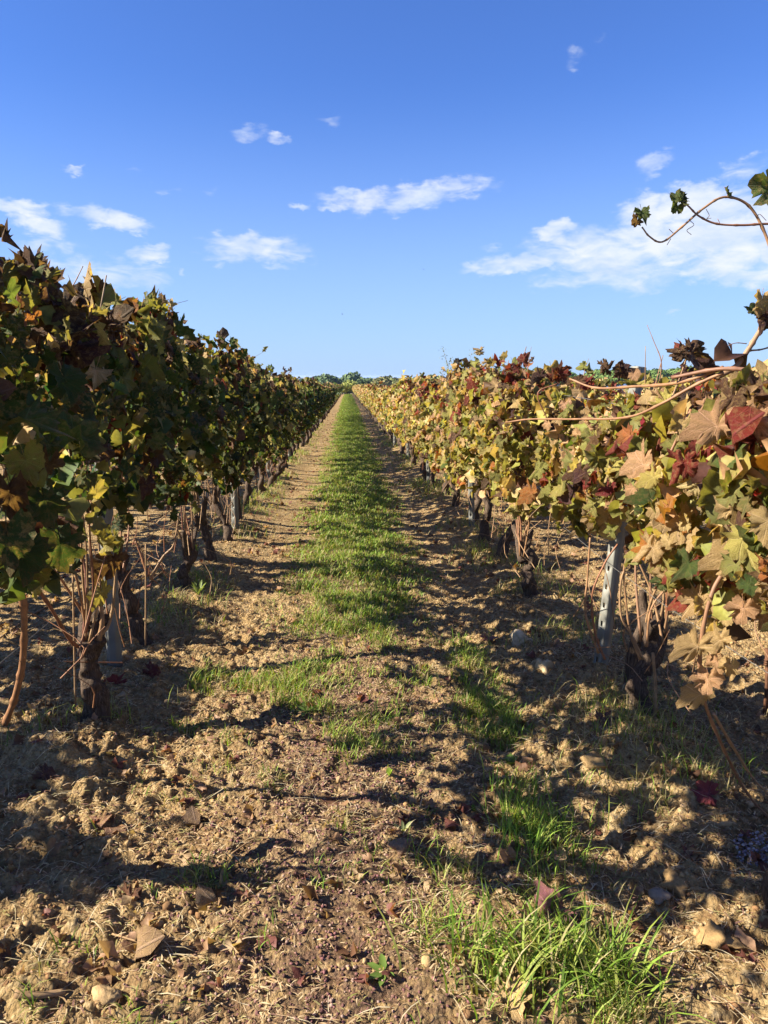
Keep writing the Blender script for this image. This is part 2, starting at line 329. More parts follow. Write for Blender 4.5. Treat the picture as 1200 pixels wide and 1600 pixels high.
M_BERRY = plain('dried_berries', (.42, .34, .36), .7, .3, 0, 60, .35)
M_TRUNK = plain('tree_bark', (.12, .085, .06), .9)
def sea_material():
    m, t = new_mat('sea_water'); finish(t, princ(t, (.05, .13, .26, 1), .45, .5)); return m
M_SEA = sea_material()

# ------------------------------------------------------------------ ground, sea
def steps(a, b, s0, g): 
    out = [a]; s = s0
    while out[-1] < b: out.append(out[-1]+s); s *= g
    return out
ys = np.array(list(np.arange(-6, 1, .5))+list(np.arange(1.0, 4.2, .0095))+steps(4.2, 1600, .013, 1.0165))
xr = steps(1.95, 1200, .014, 1.045); xl = [-v for v in steps(1.7, 1200, .014, 1.045)][::-1]
xs = np.array(xl[:-1]+list(np.arange(-1.7, 1.95, .0095))+xr)
X, Y = np.meshgrid(xs, ys); Z = H(X.ravel(), Y.ravel())
nx, ny = len(xs), len(ys)
i = np.arange(ny-1)[:, None]*nx; j = np.arange(nx-1)[None, :]
Fq = np.stack([i+j, i+j+1, i+nx+j+1, i+nx+j], -1).reshape(-1, 4)
Xf, Yf = X.ravel(), Y.ravel()
pom_shade = np.exp(-((Xf+.02)/.42)**2)*np.clip((4.1-Yf)/.8, 0, 1)
gm = grass_w(Xf, Yf)*np.clip((Yf-3)/2, .25, 1); gm = np.where((Yf > 135), .8, gm)
gm = np.maximum(gm, .35*np.clip(.6-np.abs(np.minimum(np.abs(Xf-ROW_L), np.abs(Xf-ROW_R)))*2, 0, 1)*fbm(Xf*4, Yf*4, 3, 8)*(Yf > 3))
me = np_mesh('ground', np.c_[Xf, Yf, Z], Fq, M_SOIL, True, np.c_[pom_shade, gm, np.zeros_like(pom_shade)])
ob('ground', me, kind='structure', label='ochre vineyard soil with clods between the vine rows')
ob('sea', np_mesh('sea', [(-20000, 1300, -24), (20000, 1300, -24), (20000, 20000, -24), (-20000, 20000, -24)], [(0, 1, 2, 3)], M_SEA), kind='structure', label='thin blue strip of sea on the horizon')

# ------------------------------------------------------------------ scattered earth, straw, litter, grass (uncountable)
def unit_rock(sub, seed, amp=.35):
    import bmesh
    bm = bmesh.new(); bmesh.ops.create_icosphere(bm, subdivisions=sub, radius=1); V = np.array([v.co[:] for v in bm.verts]); F = np.array([[v.index for v in f.verts] for f in bm.faces]); bm.free()
    V = V*(1+amp*(vnoise(V[:, :1]*1.7+seed, V[:, 1:2]*1.7+V[:, 2:3]*1.3+seed*2, seed)*2-1)); return V, F
ROCKS = [unit_rock(1, s, .5) for s in range(8)]
def scatter_pieces(name, pts, sizes, cols, mat, flat=.7, label=None):
    V = []; F = []; C = []; n = 0
    kinds = rng.integers(0, 8, len(pts))
    for k in range(8):
        m = kinds == k; P = pts[m]; S = sizes[m]; c = cols[m]; v, f = ROCKS[k]; a = rng.random(len(P))*2*PI
        sc = S[:, None]*np.c_[rng.uniform(.7, 1.3, len(P)), rng.uniform(.6, 1.1, len(P)), rng.uniform(.45, 1, len(P))*flat*1.2]
        vv = v[None]*sc[:, None, :]; ca, sa = np.cos(a)[:, None], np.sin(a)[:, None]
        q = np.stack([vv[..., 0]*ca-vv[..., 1]*sa, vv[..., 0]*sa+vv[..., 1]*ca, vv[..., 2]], -1)+P[:, None, :]
        F.append((f[None]+(np.arange(len(P))*len(v))[:, None, None]).reshape(-1, 3)+n); V.append(q.reshape(-1, 3)); C.append(np.repeat(c, len(v), 0)); n += q.shape[0]*len(v)
    return ob(name, np_mesh(name, np.vstack(V), np.vstack(F), mat, False, np.vstack(C)), kind='stuff', label=label)
def sample_near(n, ymin=1.25, ymax=9, xa=-2.2, xb=2.6, p=1.7):
    y = ymin*(ymax/ymin)**(rng.random(n)**(1/p*1.2)); x = rng.uniform(xa, xb, n)
    return x, y
x, y = sample_near(30000); keep = (np.abs(x) < .62*y+.35)&(rng.random(len(x)) < np.clip(fbm(x*5, y*5, 3, 31)*2.6-.75, .08, 1)*(1-.75*np.exp(-((x-.05)/.36)**2)))
x, y = x[keep], y[keep]; sz = np.exp(rng.normal(math.log(.0056), .42, len(x))).clip(.0025, .02)
c = np.array([(.40, .25, .115), (.50, .34, .165), (.24, .14, .07), (.52, .36, .19), (.34, .19, .09)])[rng.integers(0, 5, len(x))]
scatter_pieces('soil_clods', np.c_[x, y, H(x, y)+sz*.25], sz, c, M_CLOD, .8, 'loose crumbs and clods of ochre earth')
x, y = sample_near(15000, 1.3, 4.3, -.85, .75); keep = rng.random(len(x)) < np.exp(-((x+.05)/.38)**2); x, y = x[keep], y[keep]
sz = rng.uniform(.0025, .0062, len(x)); c = np.array([(.20, .10, .09), (.30, .17, .14), (.13, .07, .06), (.42, .29, .23), (.26, .12, .12)])[rng.integers(0, 5, len(x))]
scatter_pieces('grape_pomace', np.c_[x, y, H(x, y)+sz*.4], sz, c, M_CLOD, .8, 'purple brown crumbs of grape skins strewn down the middle')

def blades(name, x, y, hgt, wid, cols, lean=.35, flat=False, mat=None, label=None, kind='stuff', seg=3, parent=None, z=None):
    n = len(x); z = H(x, y)-.004 if z is None else z; a = rng.random(n)*2*PI; d = np.c_[np.cos(a), np.sin(a)]; s = np.c_[-np.sin(a), np.cos(a)]
    ln = rng.uniform(.2, 1, n)*lean; V = []; 
    curl = rng.normal(0, .35, n)
    for k in range(seg):
        t = k/seg
        if flat: up = hgt*.10*np.sin(t*PI)*rng.uniform(.2, 1.5, n)+.004; out = hgt*t
        else: up = hgt*(t-.35*ln*t*t); out = hgt*ln*t*t*1.1
        side = curl*hgt*t*t*.5
        P = np.c_[x+d[:, 0]*out+s[:, 0]*side, y+d[:, 1]*out+s[:, 1]*side, z+up]; w = wid*(1-.55*t*t)*.5
        V += [P+np.c_[s*w[:, None], np.zeros(n)], P-np.c_[s*w[:, None], np.zeros(n)]]
    up = hgt*.02+.003 if flat else hgt*(1-.42*ln); out = hgt if flat else hgt*ln*1.15
    V.append(np.c_[x+d[:, 0]*out+s[:, 0]*curl*hgt*.5, y+d[:, 1]*out+s[:, 1]*curl*hgt*.5, z+up])
    K = 2*seg+1; Va = np.stack(V, 1).reshape(-1, 3); b = (np.arange(n)*K)[:, None]
    f = []
    for k in range(seg-1): f += [(2*k, 2*k+1, 2*k+3), (2*k, 2*k+3, 2*k+2)]
    f.append((2*seg-2, 2*seg-1, 2*seg))
    F = (b[:, :, None]+np.array(f)[None]).reshape(-1, 3)
    return ob(name, np_mesh(name, Va, F, mat or M_GRASS, True, np.repeat(cols, K, 0)), parent, kind=kind, label=label)
def gcol(n, dry=.1, bright=1.0):
    pal = np.array([(.17, .29, .035), (.23, .36, .05), (.12, .21, .03), (.32, .40, .07), (.30, .33, .08)])*bright; c = pal[rng.integers(0, 5, n)]*rng.uniform(.8, 1.2, (n, 1))
    d = rng.random(n) < dry; c[d] = np.array([(.46, .38, .20), (.38, .32, .15), (.30, .27, .11)])[rng.integers(0, 3, d.sum())]; return c
x = rng.uniform(-.8, .95, 260000); y = 1.4*(15/1.4)**(rng.random(260000)**.72)
clump = np.clip(fbm(x*11, y*11, 3, 90)*3-.75, .15, 1); keep = rng.random(len(x)) < grass_w(x, y)*clump*np.where(y < 2.6, .45, .8); x, y = x[keep], y[keep]
hh = np.where(y < 2.15, rng.uniform(.05, .15, len(x))*np.where(x > .1, 1, .6), np.where(y < 3.6, rng.uniform(.03, .10, len(x)), rng.uniform(.025, .080, len(x)))); hh *= np.clip(grass_w(x, y)+.35, .45, 1.1)
blades('grass', x, y, hh, rng.uniform(.0026, .0056, len(x))*np.clip(y/3.5, .8, 2.2), gcol(len(x), .28), .9, label='green grass growing down the middle of the alley')
x = rng.uniform(-.75, .95, 110000); y = 13*(134/13)**(rng.random(110000)**.9); keep = rng.random(len(x)) < np.clip(grass_w(x, y)*1.6, 0, 1); x, y = x[keep], y[keep]
blades('far_grass', x, y, rng.uniform(.05, .10, len(x))*np.clip(y/40, .8, 1.5), .006*np.clip(y/13, 1, 6), gcol(len(x), .12), .9, seg=2, label='far grass strip running to the end of the alley')
x, y = sample_near(75000, 1.3, 7, -1.9, 2.2); keep = (np.abs(x) < .62*y+.35)&(rng.random(len(x)) < np.clip(fbm(x*6, y*6, 3, 131)*2.6-.6, .15, 1)); x, y = x[keep], y[keep]
blades('plant_litter', x, y, rng.uniform(.008, .034, len(x)), rng.uniform(.0016, .0048, len(x)), np.array([(.78, .62, .38), (.50, .34, .18), (.20, .11, .06), (.42, .38, .16), (.66, .49, .30), (.30, .17, .14)])[rng.integers(0, 6, len(x))], flat=True, seg=2, label='fine chopped litter of stalks and bark on the soil', z=H(x, y)+rng.uniform(0, .006, len(x)))
# tufts round the vine feet and weeds beside the rows
x = np.r_[rng.normal(ROW_L, .16, 9000), rng.normal(ROW_R-.06, .2, 11000)]; y = 2.2*(30/2.2)**rng.random(len(x)); keep = (fbm(x*2, y*2.3, 3, 55) > .5)&(rng.random(len(x)) < .8); x, y = x[keep], y[keep]
blades('weed_grass', x, y, rng.uniform(.04, .13, len(x)), .004*np.clip(y/5, .8, 3), gcol(len(x), .55), 1.0, label='half dry weeds and grass at the feet of the vines')
x, y = sample_near(42000, 1.3, 12, -2.2, 2.4); keep = rng.random(len(x)) < np.clip(fbm(x*3.5, y*3.5, 3, 71)*3.2-1.0, .1, 1)*np.where(x > .5, 1, .55); x, y = x[keep], y[keep]
blades('straw', x, y, rng.uniform(.02, .12, len(x)), rng.uniform(.0014, .0034, len(x)), np.array([(.66, .56, .35), (.54, .43, .25), (.74, .65, .45), (.38, .28, .15)])[rng.integers(0, 4, len(x))], flat=True, mat=M_GRASS, label='dry straw and cut grass lying on the soil')

# ------------------------------------------------------------------ vine leaves
def leaf_geo(seed, nb=36, rings=2, curl=.3, crump=.12, fold=.15, stalk=True):
    r = np.random.default_rng(seed); th = np.linspace(-PI, PI, nb, endpoint=False)+PI/nb
    def lobe(c, w, a): return a*np.exp(-(((th-c+PI) % (2*PI)-PI)/w)**2)
    g_ = 1.0 if nb > 30 else .8; R = .65+lobe(0, .40, .25)+lobe(.95+r.normal(0, .05), .30, .18*g_+r.normal(0, .05))+lobe(-.95+r.normal(0, .05), .30, .18*g_+r.normal(0, .05))+lobe(1.9, .36, .14)+lobe(-1.9, .36, .14)
    R -= .48*np.exp(-((np.abs(th)-PI)/.26)**2); R *= 1+(.055 if nb > 30 else .03)*np.where(np.arange(nb) % 2, 1, -1)+r.normal(0, .035, nb)
    for _ in range(r.integers(0, 4)):                             # torn or eaten edge
        c_ = r.uniform(-2.6, 2.6); R *= 1-r.uniform(.15, .5)*np.exp(-((th-c_)/r.uniform(.08, .22))**2)
    V = [(0, 0)]; 
    for k in range(1, rings+1):
        f = k/rings; Rk = R*f if k == rings else (R*.45+.30)*f*(1.0)
        V += [(math.sin(a)*q, math.cos(a)*q) for a, q in zip(th, Rk)]
    P = np.array(V); F = []
    for j in range(nb):
        j2 = (j+1) % nb
        if j == nb-1: continue                                   # the open notch at the stalk
        F.append((0, 1+j2, 1+j))
        for k in range(rings-1):
            a = 1+k*nb; b = a+nb; F += [(a+j, a+j2, b+j2), (a+j, b+j2, b+j)]
    uv = P*.5+.5
    crump = crump*1.35; x, y = P[:, 0], P[:, 1]; rr = np.hypot(x, y)
    x = x*(1-.12*crump*np.abs(np.sin(y*5+seed))); z = fold*np.abs(x)+crump*rr*(2*fbm(x*1.8+seed*3.3+9, y*1.8+seed*1.7+9, 3, seed)-1)*2+crump*.9*rr*(2*fbm(x*4.2+seed*2.3+9, y*4.2+seed*.7+9, 2, seed+5)-1)+.11*rr*np.cos(5*np.arctan2(x, y))+.07*rr**3*np.cos(9*np.arctan2(x, y)+seed)
    def bend(u, z, k):                                            # roll about an axis
        if abs(k) < 1e-3: return u, z
        a = u*k; return np.sin(a)/k-z*np.sin(a), (1-np.cos(a))/k+z*np.cos(a)
    y2, z = bend(y, z, -curl); x2, z2 = bend(x, z, curl*r.uniform(-.6, 1.5))
    V3 = np.c_[x2, y2, z2]
    if stalk and nb > 12:
        q = [(0, 0, 0), (0, -.35, .05), (.03, -.75, .22)]; tv, tf = tube(q, [.022, .018, .022], 3, cap=False); F = np.vstack([F, tf+len(V3)]); V3 = np.vstack([V3, tv]); uv = np.vstack([uv, np.full((len(tv), 2), .5)])
    return V3, np.array(F), uv
LEAF_HI = []; LEAF_LO = []; LEAF_GEO = []; LEAF_TINY = []
for s in range(10):
    a = dict(curl=[.3, .5, .7, .6, .9, 1.1, 1.5, 1.9, .45, 2.3][s], crump=[.20, .26, .32, .4, .4, .5, .6, .75, .3, .8][s], fold=[.1, .2, .3, .15, .35, .3, .4, .2, .05, .5][s])
    v, f, u = leaf_geo(s, 40, 3, **a); LEAF_HI.append(np_mesh('leaf', v, f, M_LEAF, True, None, u))
    v, f, u = leaf_geo(s+20, 26, 2, **a); LEAF_LO.append(np_mesh('leaf', v, f, M_LEAF, True, None, u))
    v, f, u = leaf_geo(s+40, 12, 1, stalk=False, **a); LEAF_GEO.append((v, f))
    v, f, u = leaf_geo(s+60, 6, 1, stalk=False, **a); LEAF_TINY.append((v, f))
G_ = dict(dgreen=(.045, .085, .022), green=(.095, .15, .035), olive=(.26, .26, .065), yell=(.52, .45, .12), ygreen=(.38, .38, .09), tan=(.70, .49, .22), pink=(.68, .40, .21),
          red=(.26, .035, .025), brown=(.13, .065, .035), purple=(.075, .028, .030), orange=(.45, .17, .035), gold=(.52, .38, .08))
PAL = {'L': [('dgreen', .40), ('green', .29), ('olive', .16), ('yell', .04), ('tan', .03), ('brown', .06), ('purple', .02), ('red', .008)],
       'Lt': [('olive', .28), ('green', .20), ('tan', .12), ('brown', .18), ('purple', .10), ('yell', .03), ('pink', .05), ('red', .03), ('orange', .015)],
       'R': [('olive', .20), ('ygreen', .14), ('yell', .17), ('tan', .25), ('green', .04), ('pink', .10), ('brown', .06), ('red', .025), ('orange', .025)],
       'Rd': [('tan', .34), ('pink', .17), ('olive', .15), ('yell', .10), ('brown', .08), ('red', .05), ('orange', .04), ('green', .07)],
       'Rdt': [('tan', .34), ('brown', .22), ('olive', .14), ('red', .10), ('pink', .12), ('purple', .08)],
       'Rt': [('olive', .16), ('tan', .20), ('yell', .12), ('brown', .15), ('red', .10), ('purple', .08), ('pink', .09), ('ygreen', .08), ('orange', .03)]}
def pick(pal, n):
    nm, w = zip(*PAL[pal]); w = np.array(w)/sum(w); c = np.array([G_[k] for k in nm])[rng.choice(len(nm), n, p=w)]
    return np.clip(c*rng.uniform(.75, 1.25, (n, 1))+rng.normal(0, .008, (n, 3)), .008, .75)

def top_rel(side, y):
    return np.interp(y, [0, 2.2, 3, 4, 5, 7.5, 12, 30], [1.74, 1.80, 1.75, 1.71, 1.67, 1.57, 1.48, 1.42]) if side == 'L' else np.interp(y, [1, 3, 4.5, 6, 13, 25], [1.36, 1.38, 1.45, 1.49, 1.38, 1.36])
def bot_rel(side, y):
    return np.interp(y, [2, 3, 5, 10], [.94, .86, .70, .62]) if side == 'L' else np.interp(y, [2, 3, 4.3, 9], [.86, .80, .66, .54])
def canopy(side, rowx, y0, n, path, shell=True, wscale=1.0):
    """positions, normals and tips of n leaves of the vine at y0; path = +1 when the alley lies to +x"""
    u = rng.random(n); y = y0+rng.uniform(-.53, .53, n)
    tp = top_rel(side, y)+.13*(vnoise(y*2.3, y*0, 5)-.5)*2+.10*(vnoise(y*5.5, y*0+rowx, 15)-.5)*2; bt = bot_rel(side, y)+.16*(vnoise(y*3.1, y*0+3, 6)-.5)*2
    q = rng.beta(1.25, 1.0, n); z = bt+(tp-bt)*q; gap = fbm(y*3.4+rowx, z*3.4, 2, 66); again = gap < (.42 if side == 'L' else .34); q = np.where(again, rng.beta(1.6, 1.0, n), q); z = bt+(tp-bt)*q
    wid = (.16+.20*np.sin(np.clip((z-bt)/(tp-bt), 0, 1)*PI*.8+.35))*wscale*(1+.35*(fbm(y*2.2, z*2.5, 2, 12)-.5)*2)
    face = np.where(u < .62, path, np.where(u < .80, 0, -path))
    off = np.where(face == 0, rng.uniform(-.6, .6, n)*wid, face*wid*rng.uniform(.55, 1.12, n) if shell else face*wid*rng.uniform(.05, .95, n))
    z = np.where((face == 0)&shell, tp-rng.random(n)**1.6*.22, z)
    N = np.c_[np.where(face == 0, rng.normal(0, .5, n), face*1.0), rng.normal(0, .75, n), np.where(face == 0, .9, .28)+rng.normal(0, .5, n)]
    T = np.c_[rng.normal(0, .35, n), rng.normal(0, .5, n), -np.ones(n)+rng.normal(0, .35, n)]; T = np.where((face == 0)[:, None], np.c_[rng.normal(0, 1, n), rng.normal(0, 1, n), rng.normal(-.4, .5, n)], T)
    x = rowx+off; zz = z+slope(y)+.02
    zz = zz+np.where((rng.random(n) < .08)&(z > tp-.15), rng.exponential(.045, n).clip(0, .14), 0)
    return np.c_[x, y, zz], N, T, (z-bt)/(tp-bt) > .80
def mass_mesh(name, P, N, T, sizes, cols, geos, mat):
    Rm = rotm(N, T); V = []; F = []; C = []; n = 0; kinds = rng.integers(0, len(geos), len(P))
    for k, (v, f) in enumerate(geos):
        m = kinds == k
        if not m.any(): continue
        q = np.einsum('nij,vj->nvi', Rm[m], v)*sizes[m][:, None, None]+P[m][:, None, :]
        F.append((f[None]+(np.arange(m.sum())*len(v))[:, None, None]).reshape(-1, 3)+n); V.append(q.reshape(-1, 3)); C.append(np.repeat(cols[m], len(v), 0)); n += m.sum()*len(v)
    return np_mesh(name, np.vstack(V), np.vstack(F), mat, True, np.vstack(C))
def add_leaf(parent, p, N, T, size, col, hi, name='leaf', kinds=None, mesh=None):
    R = rotm(np.array([N], float), np.array([T], float))[0]; src = (LEAF_HI if hi else LEAF_LO)
    o = bpy.data.objects.new(name, mesh or src[random.choice(kinds) if kinds else random.randrange(10)]); COL.objects.link(o)
    o.parent = parent; M = Matrix([[*(R[r]*size), p[r]] for r in range(3)]+[[0, 0, 0, 1]]); o.matrix_basis = M; o.color = (*[float(v) for v in col], 1); return o
def cols_for(pal, top):
    c = pick(pal, len(top)); ct = pick(pal+'t', len(top)); return np.where(top[:, None], ct, c)

def trunk_geo(base, seed, hgt=.5, lod=0, r0=.036):
    r = np.random.default_rng(seed); P = Parts(); nn = 5
    pts = [(0, 0, -.06)]; x = y = 0
    for k in range(1, nn+1): x += r.normal(0, .028); y += r.normal(0, .028); pts.append((x, y, hgt*k/nn))
    if lod == 0: c = bez(pts, 8); seg = 18
    elif lod == 1: c = bez(pts, 3); seg = 9
    else: c = np.array(pts)[::2]; seg = 5
    t = np.linspace(0, 1, len(c)); rad = r0*(1.35-.55*t+.75*np.exp(-((t-1)/.16)**2)+.35*np.exp(-(t/.1)**2)); v, f = tube(c, rad, seg, .42 if lod < 2 else .2, seed); P.add(v, f)
    head = c[-1]; 
    for k in range(4 if lod < 2 else 2):                         # gnarled arms and spurs
        a = r.random()*2*PI; d = np.array([math.cos(a)*.35, math.sin(a), r.uniform(.3, .9)]); L = r.uniform(.09, .26)
        q = [head-(0, 0, .05), head+d*L*.5, head+d*L+(0, 0, .02)]
        v, f = tube(bez(q, 4 if lod == 0 else 2), np.linspace(r0*.9, r0*.38, 9 if lod == 0 else 5), 10 if lod == 0 else 5, .45, seed+k); P.add(v, f)
    return P, head
def cane_pts(head, r, side_h, spread=.35, thick=.14):
    a = r.uniform(-1, 1)*spread; b = r.normal(0, thick); L = side_h*r.uniform(.55, 1.02)
    s = r.normal(0, .03, (4, 2))
    return [head+(s[0, 0], s[0, 1], -.01), head+(b*.25+s[1, 0], a*.35, L*.28), head+(b*.8+s[2, 0], a*.8+s[2, 1], L*.65), head+(b*1.1+s[3, 0], a*1.15+s[3, 1]*2, L)]

L_Y = [1.05, 2.0, 2.97, 3.98, 5.02, 5.75, 6.7, 7.6, 8.55, 9.5, 10.4, 11.4, 12.3]
R_Y = [1.05, 1.72, 2.95, 4.66, 5.8, 6.4, 7.4, 8.4, 9.4, 10.3, 11.3, 12.3]
LAB_L = {1.05: 'grapevine nearest the camera in the left row, only its edge leaves reaching in', 2.0: 'big dark leafy grapevine at the left picture edge, before the thick gnarled trunk', 2.97: 'left row grapevine with thick gnarled twisted trunk just before the grey post',
         3.98: 'left row grapevine with straight flaky trunk just behind the pale grey post', 5.02: 'left row grapevine second beyond the post, short stump half hidden by weeds'}
LAB_R = {1.05: 'grapevine nearest the camera in the right row, reaching in at the picture edge', 1.72: 'grapevine at the right picture edge with tan withered leaves and an arching shoot', 2.95: 'right row grapevine with black split trunk standing just right of the slotted post',
         4.66: 'right row grapevine with forked head, first beyond the slotted steel post', 5.8: 'right row grapevine second beyond the slotted post, its trunk bent like a hook'}
ORD = ['third', 'fourth', 'fifth', 'sixth', 'seventh', 'eighth', 'ninth', 'tenth']
hi_meshes = 0
def near_vine(side, x, y, k, nobj, nmass):
    global hi_meshes
    path = 1 if side == 'L' else -1; rx = x; lab = (LAB_L if side == 'L' else LAB_R).get(y)
    if lab is None:
        lab = '%s grapevine beyond the %s in the %s row' % (ORD[k-5] if side == 'L' else ORD[k-5], 'pale grey post' if side == 'L' else 'slotted post', 'left' if side == 'L' else 'right')
    g = h1(x, y); root = empty('grapevine', (x, y, g), lab, 'grapevine', 'grapevines of the left row' if side == 'L' else 'grapevines of the right row')
    seed = int(y*100)+(0 if side == 'L' else 5000); r = np.random.default_rng(seed)
    hgt = {('L', 2.97): .36, ('L', 3.98): .40, ('R', 2.95): .29, ('R', 4.66): .26, ('L', 5.02): .22}.get((side, y), r.uniform(.30, .42)); thick = {('L', 2.97): .038, ('L', 3.98): .033, ('R', 2.95): .036}.get((side, y), .032)
    P, head = trunk_geo(None, seed, hgt, 0 if y < 6.5 else 1, thick); head = np.array(head)
    ob('trunk', P.mesh('trunk', M_BARK), root)
    tp = float(top_rel(side, y)); nc = 7 if y < 6 else 5
    for c in range(nc):
        pts = cane_pts(head, r, tp-hgt+.02 if c else tp-hgt+.18); pp = bez(pts, 5); v, f = tube(pp, np.linspace(.0062, .0022, len(pp)), 6, .12, seed+c)
        ob('cane', np_mesh('cane', v, f, M_CANE), root)
    for c in range(0 if y < 3.5 else 4 if y < 6 else 2):         # thin hanging laterals
        a = r.normal(0, .35); s = r.choice([-1, 1])*r.uniform(.12, .32); z0 = r.uniform(.75, 1.2)
        pp = bez([(s*.3, a*.4, z0), (s, a, z0+.05), (s*1.15, a*1.3, z0-.25), (s*1.1, a*1.35, z0-.45)], 5); v, f = tube(pp, np.linspace(.0042, .0016, len(pp)), 5)
        ob('cane', np_mesh('cane', v, f, M_CANE), root)
    Q = Parts()
    for c in range(0 if y < 2.5 else 13 if y < 9 else 8):                          # dry twiggy side shoots under the leaves
        a, s_ = r.normal(0, .4), r.normal(0, .14); z0 = r.uniform(.10, .55); L = r.uniform(.10, .38); b = r.normal(0, .26)
        pp = bez([(s_, a, z0), (s_+r.normal(0, .04), a+b*.5, z0+L*.5), (s_+r.normal(0, .06), a+b, z0+L)], 3); v, f = tube(pp, np.linspace(.0032, .0014, len(pp)), 4, cap=False); Q.add(v, f)
    if y > 2.5: ob('dry_twigs', Q.mesh('dry_twigs', M_CANE), root, kind='stuff')
    for c in range(4 if y < 8 else 2):                            # stray shoots standing over the row
        a, b = r.uniform(-.45, .45), r.uniform(-.2, .2); L = r.uniform(.08, .26); la = r.normal(0, .12); z0 = tp-.08
        if y < (3.5 if side == 'L' else 2.5): continue
        pp = bez([(b, a, z0), (b+la*.3, a+la*.4, z0+L*.5), (b+la, a+la*1.4, z0+L)], 4); v, f = tube(pp, np.linspace(.0028, .0010, len(pp)), 5); ob('cane', np_mesh('cane', v, f, M_CANE), root)
        for q_ in range(r.integers(0, 3)):
            p_ = pp[int(r.integers(3, len(pp)))]; add_leaf(root, p_+r.normal(0, .01, 3), (path*.8, -.6, r.normal(0, .5)), (r.normal(), r.normal(), -.3), r.uniform(.03, .055), pick(side+'t', 1)[0], y < 4.2, kinds=(3, 4, 5, 6, 7))
    # leaves, each its own object
    Pn, N, T, top = canopy(side, rx, y, min(nobj, 285), path); nobj = len(Pn); Pn = Pn-np.array([x, y, g]); C = cols_for('Rd' if side == 'R' and y < 2.3 else side, top); hi = y < 4.2
    S = rng.uniform(.036, .070, nobj)*(1.0 if y < 6 else 1.08)
    S = S*(.82 if y < 2.3 else .88 if y < 4.5 and side == 'R' else 1); wx = Pn+np.array([x, y, g]); ok = ~((np.abs(wx[:, 0]) < .62)|((wx[:, 1] < .75)))
    for i_ in np.nonzero(ok)[0]:
        dry = C[i_][0] > .11 and C[i_][1] < .10
        add_leaf(root, Pn[i_], N[i_], T[i_], float(S[i_]), C[i_], hi, kinds=(5, 6, 7, 9) if dry else ((2, 3, 4, 5, 6, 6, 7, 8) if side == 'R' else (0, 1, 2, 3, 4, 5, 6, 8)))
    Pn, N, T, top = canopy(side, rx, y, nmass, path, shell=False); Pn = Pn-np.array([x, y, g]); C = cols_for(side, top)
    ob('inner_foliage', mass_mesh('inner_foliage', Pn, N, T, rng.uniform(.045, .075, nmass), C, LEAF_GEO, M_MASS), root, kind='stuff')
    return root, head
roots = {}
for side, rx, YY in (('L', ROW_L, L_Y), ('R', ROW_R, R_Y)):
    for k, y in enumerate(YY):
        x = rx+random.uniform(-.04, .04); nob = (270 if side == 'L' else 295) if y > 1.5 else (45 if side == 'L' else 90)
        if y > 8: nob = 240
        roots[(side, y)] = near_vine(side, x, y, k, nob, ((270 if y < 3.2 else 230 if y < 4.2 else 170) if side == 'L' else 400) if y > 1.5 else 60)

# vines further down the rows: a few models, copied with their parts
def far_model(side, lod, v):
    path = 1 if side == 'L' else -1; y0 = {0: 20, 1: 40}[lod]; sz = 1.0 if lod == 0 else 1.35; n = int((420 if lod == 0 else 190)*[1, .8, 1.05, .62, .95, .75, 1.1, .9, 1, .55][v % 10])
    Pn, N, T, top = canopy(side, 0, y0+v*3.7, n, path, True, 1.0); Pn[:, 2] -= slope(y0+v*3.7); Pn[:, 1] -= y0+v*3.7
    f1 = mass_mesh('foliage', Pn, N, T, rng.uniform(.055, .085, n)*sz, cols_for(side, top), LEAF_GEO if lod == 0 else LEAF_TINY, M_MASS)
    P, head = trunk_geo(None, 900+v+lod*40, random.uniform(.30, .44), 1 if lod == 0 else 2, .038); tm = P.mesh('trunk', M_BARK); head = np.array(head); Q = Parts(); r = np.random.default_rng(v)
    for c in range(6 if lod == 0 else 3):
        pp = bez(cane_pts(head, r, 1.1, .6), 3 if lod == 0 else 1); q, f = tube(pp, np.linspace(.006, .003, len(pp))*sz, 4 if lod == 0 else 3, cap=False); Q.add(q, f)
    return f1, tm, Q.mesh('canes', M_CANE)
MODELS = {(s, l): [far_model(s, l, v) for v in range(10 if l == 0 else 6)] for s in 'LR' for l in (0, 1)}
def far_vine(side, rx, y, label, group):
    lod = 0 if y < 38 else 1; f1, tm, cm = random.choice(MODELS[(side, lod)])
    root = empty('grapevine', (rx+random.uniform(-.05, .05), y, float(slope(y))+.04), label, 'grapevine', group)
    s = random.uniform(.88, 1.07); root.scale = (1, 1, s*(1.1 if rx < -3 and y < 7 else 1))  # near vines of the next left row stretched taller to shade the foreground
    ob('foliage', f1, root, kind='stuff'); ob('trunk', tm, root); ob('canes', cm, root)
for side, rx in (('L', ROW_L), ('R', ROW_R)):
    y = 13.2; w = 'left' if side == 'L' else 'right'
    while y < 128:
        if y < 38: lab = 'grapevine in the middle distance of the %s row, its trunk a dark stub' % w
        else: lab = 'small distant grapevine far down the %s row towards the round bush' % w
        far_vine(side, rx, y, lab, 'middle distance vines of the %s row' % w if y < 38 else 'distant vines of the %s row' % w); y += random.uniform(.88, 1.0)
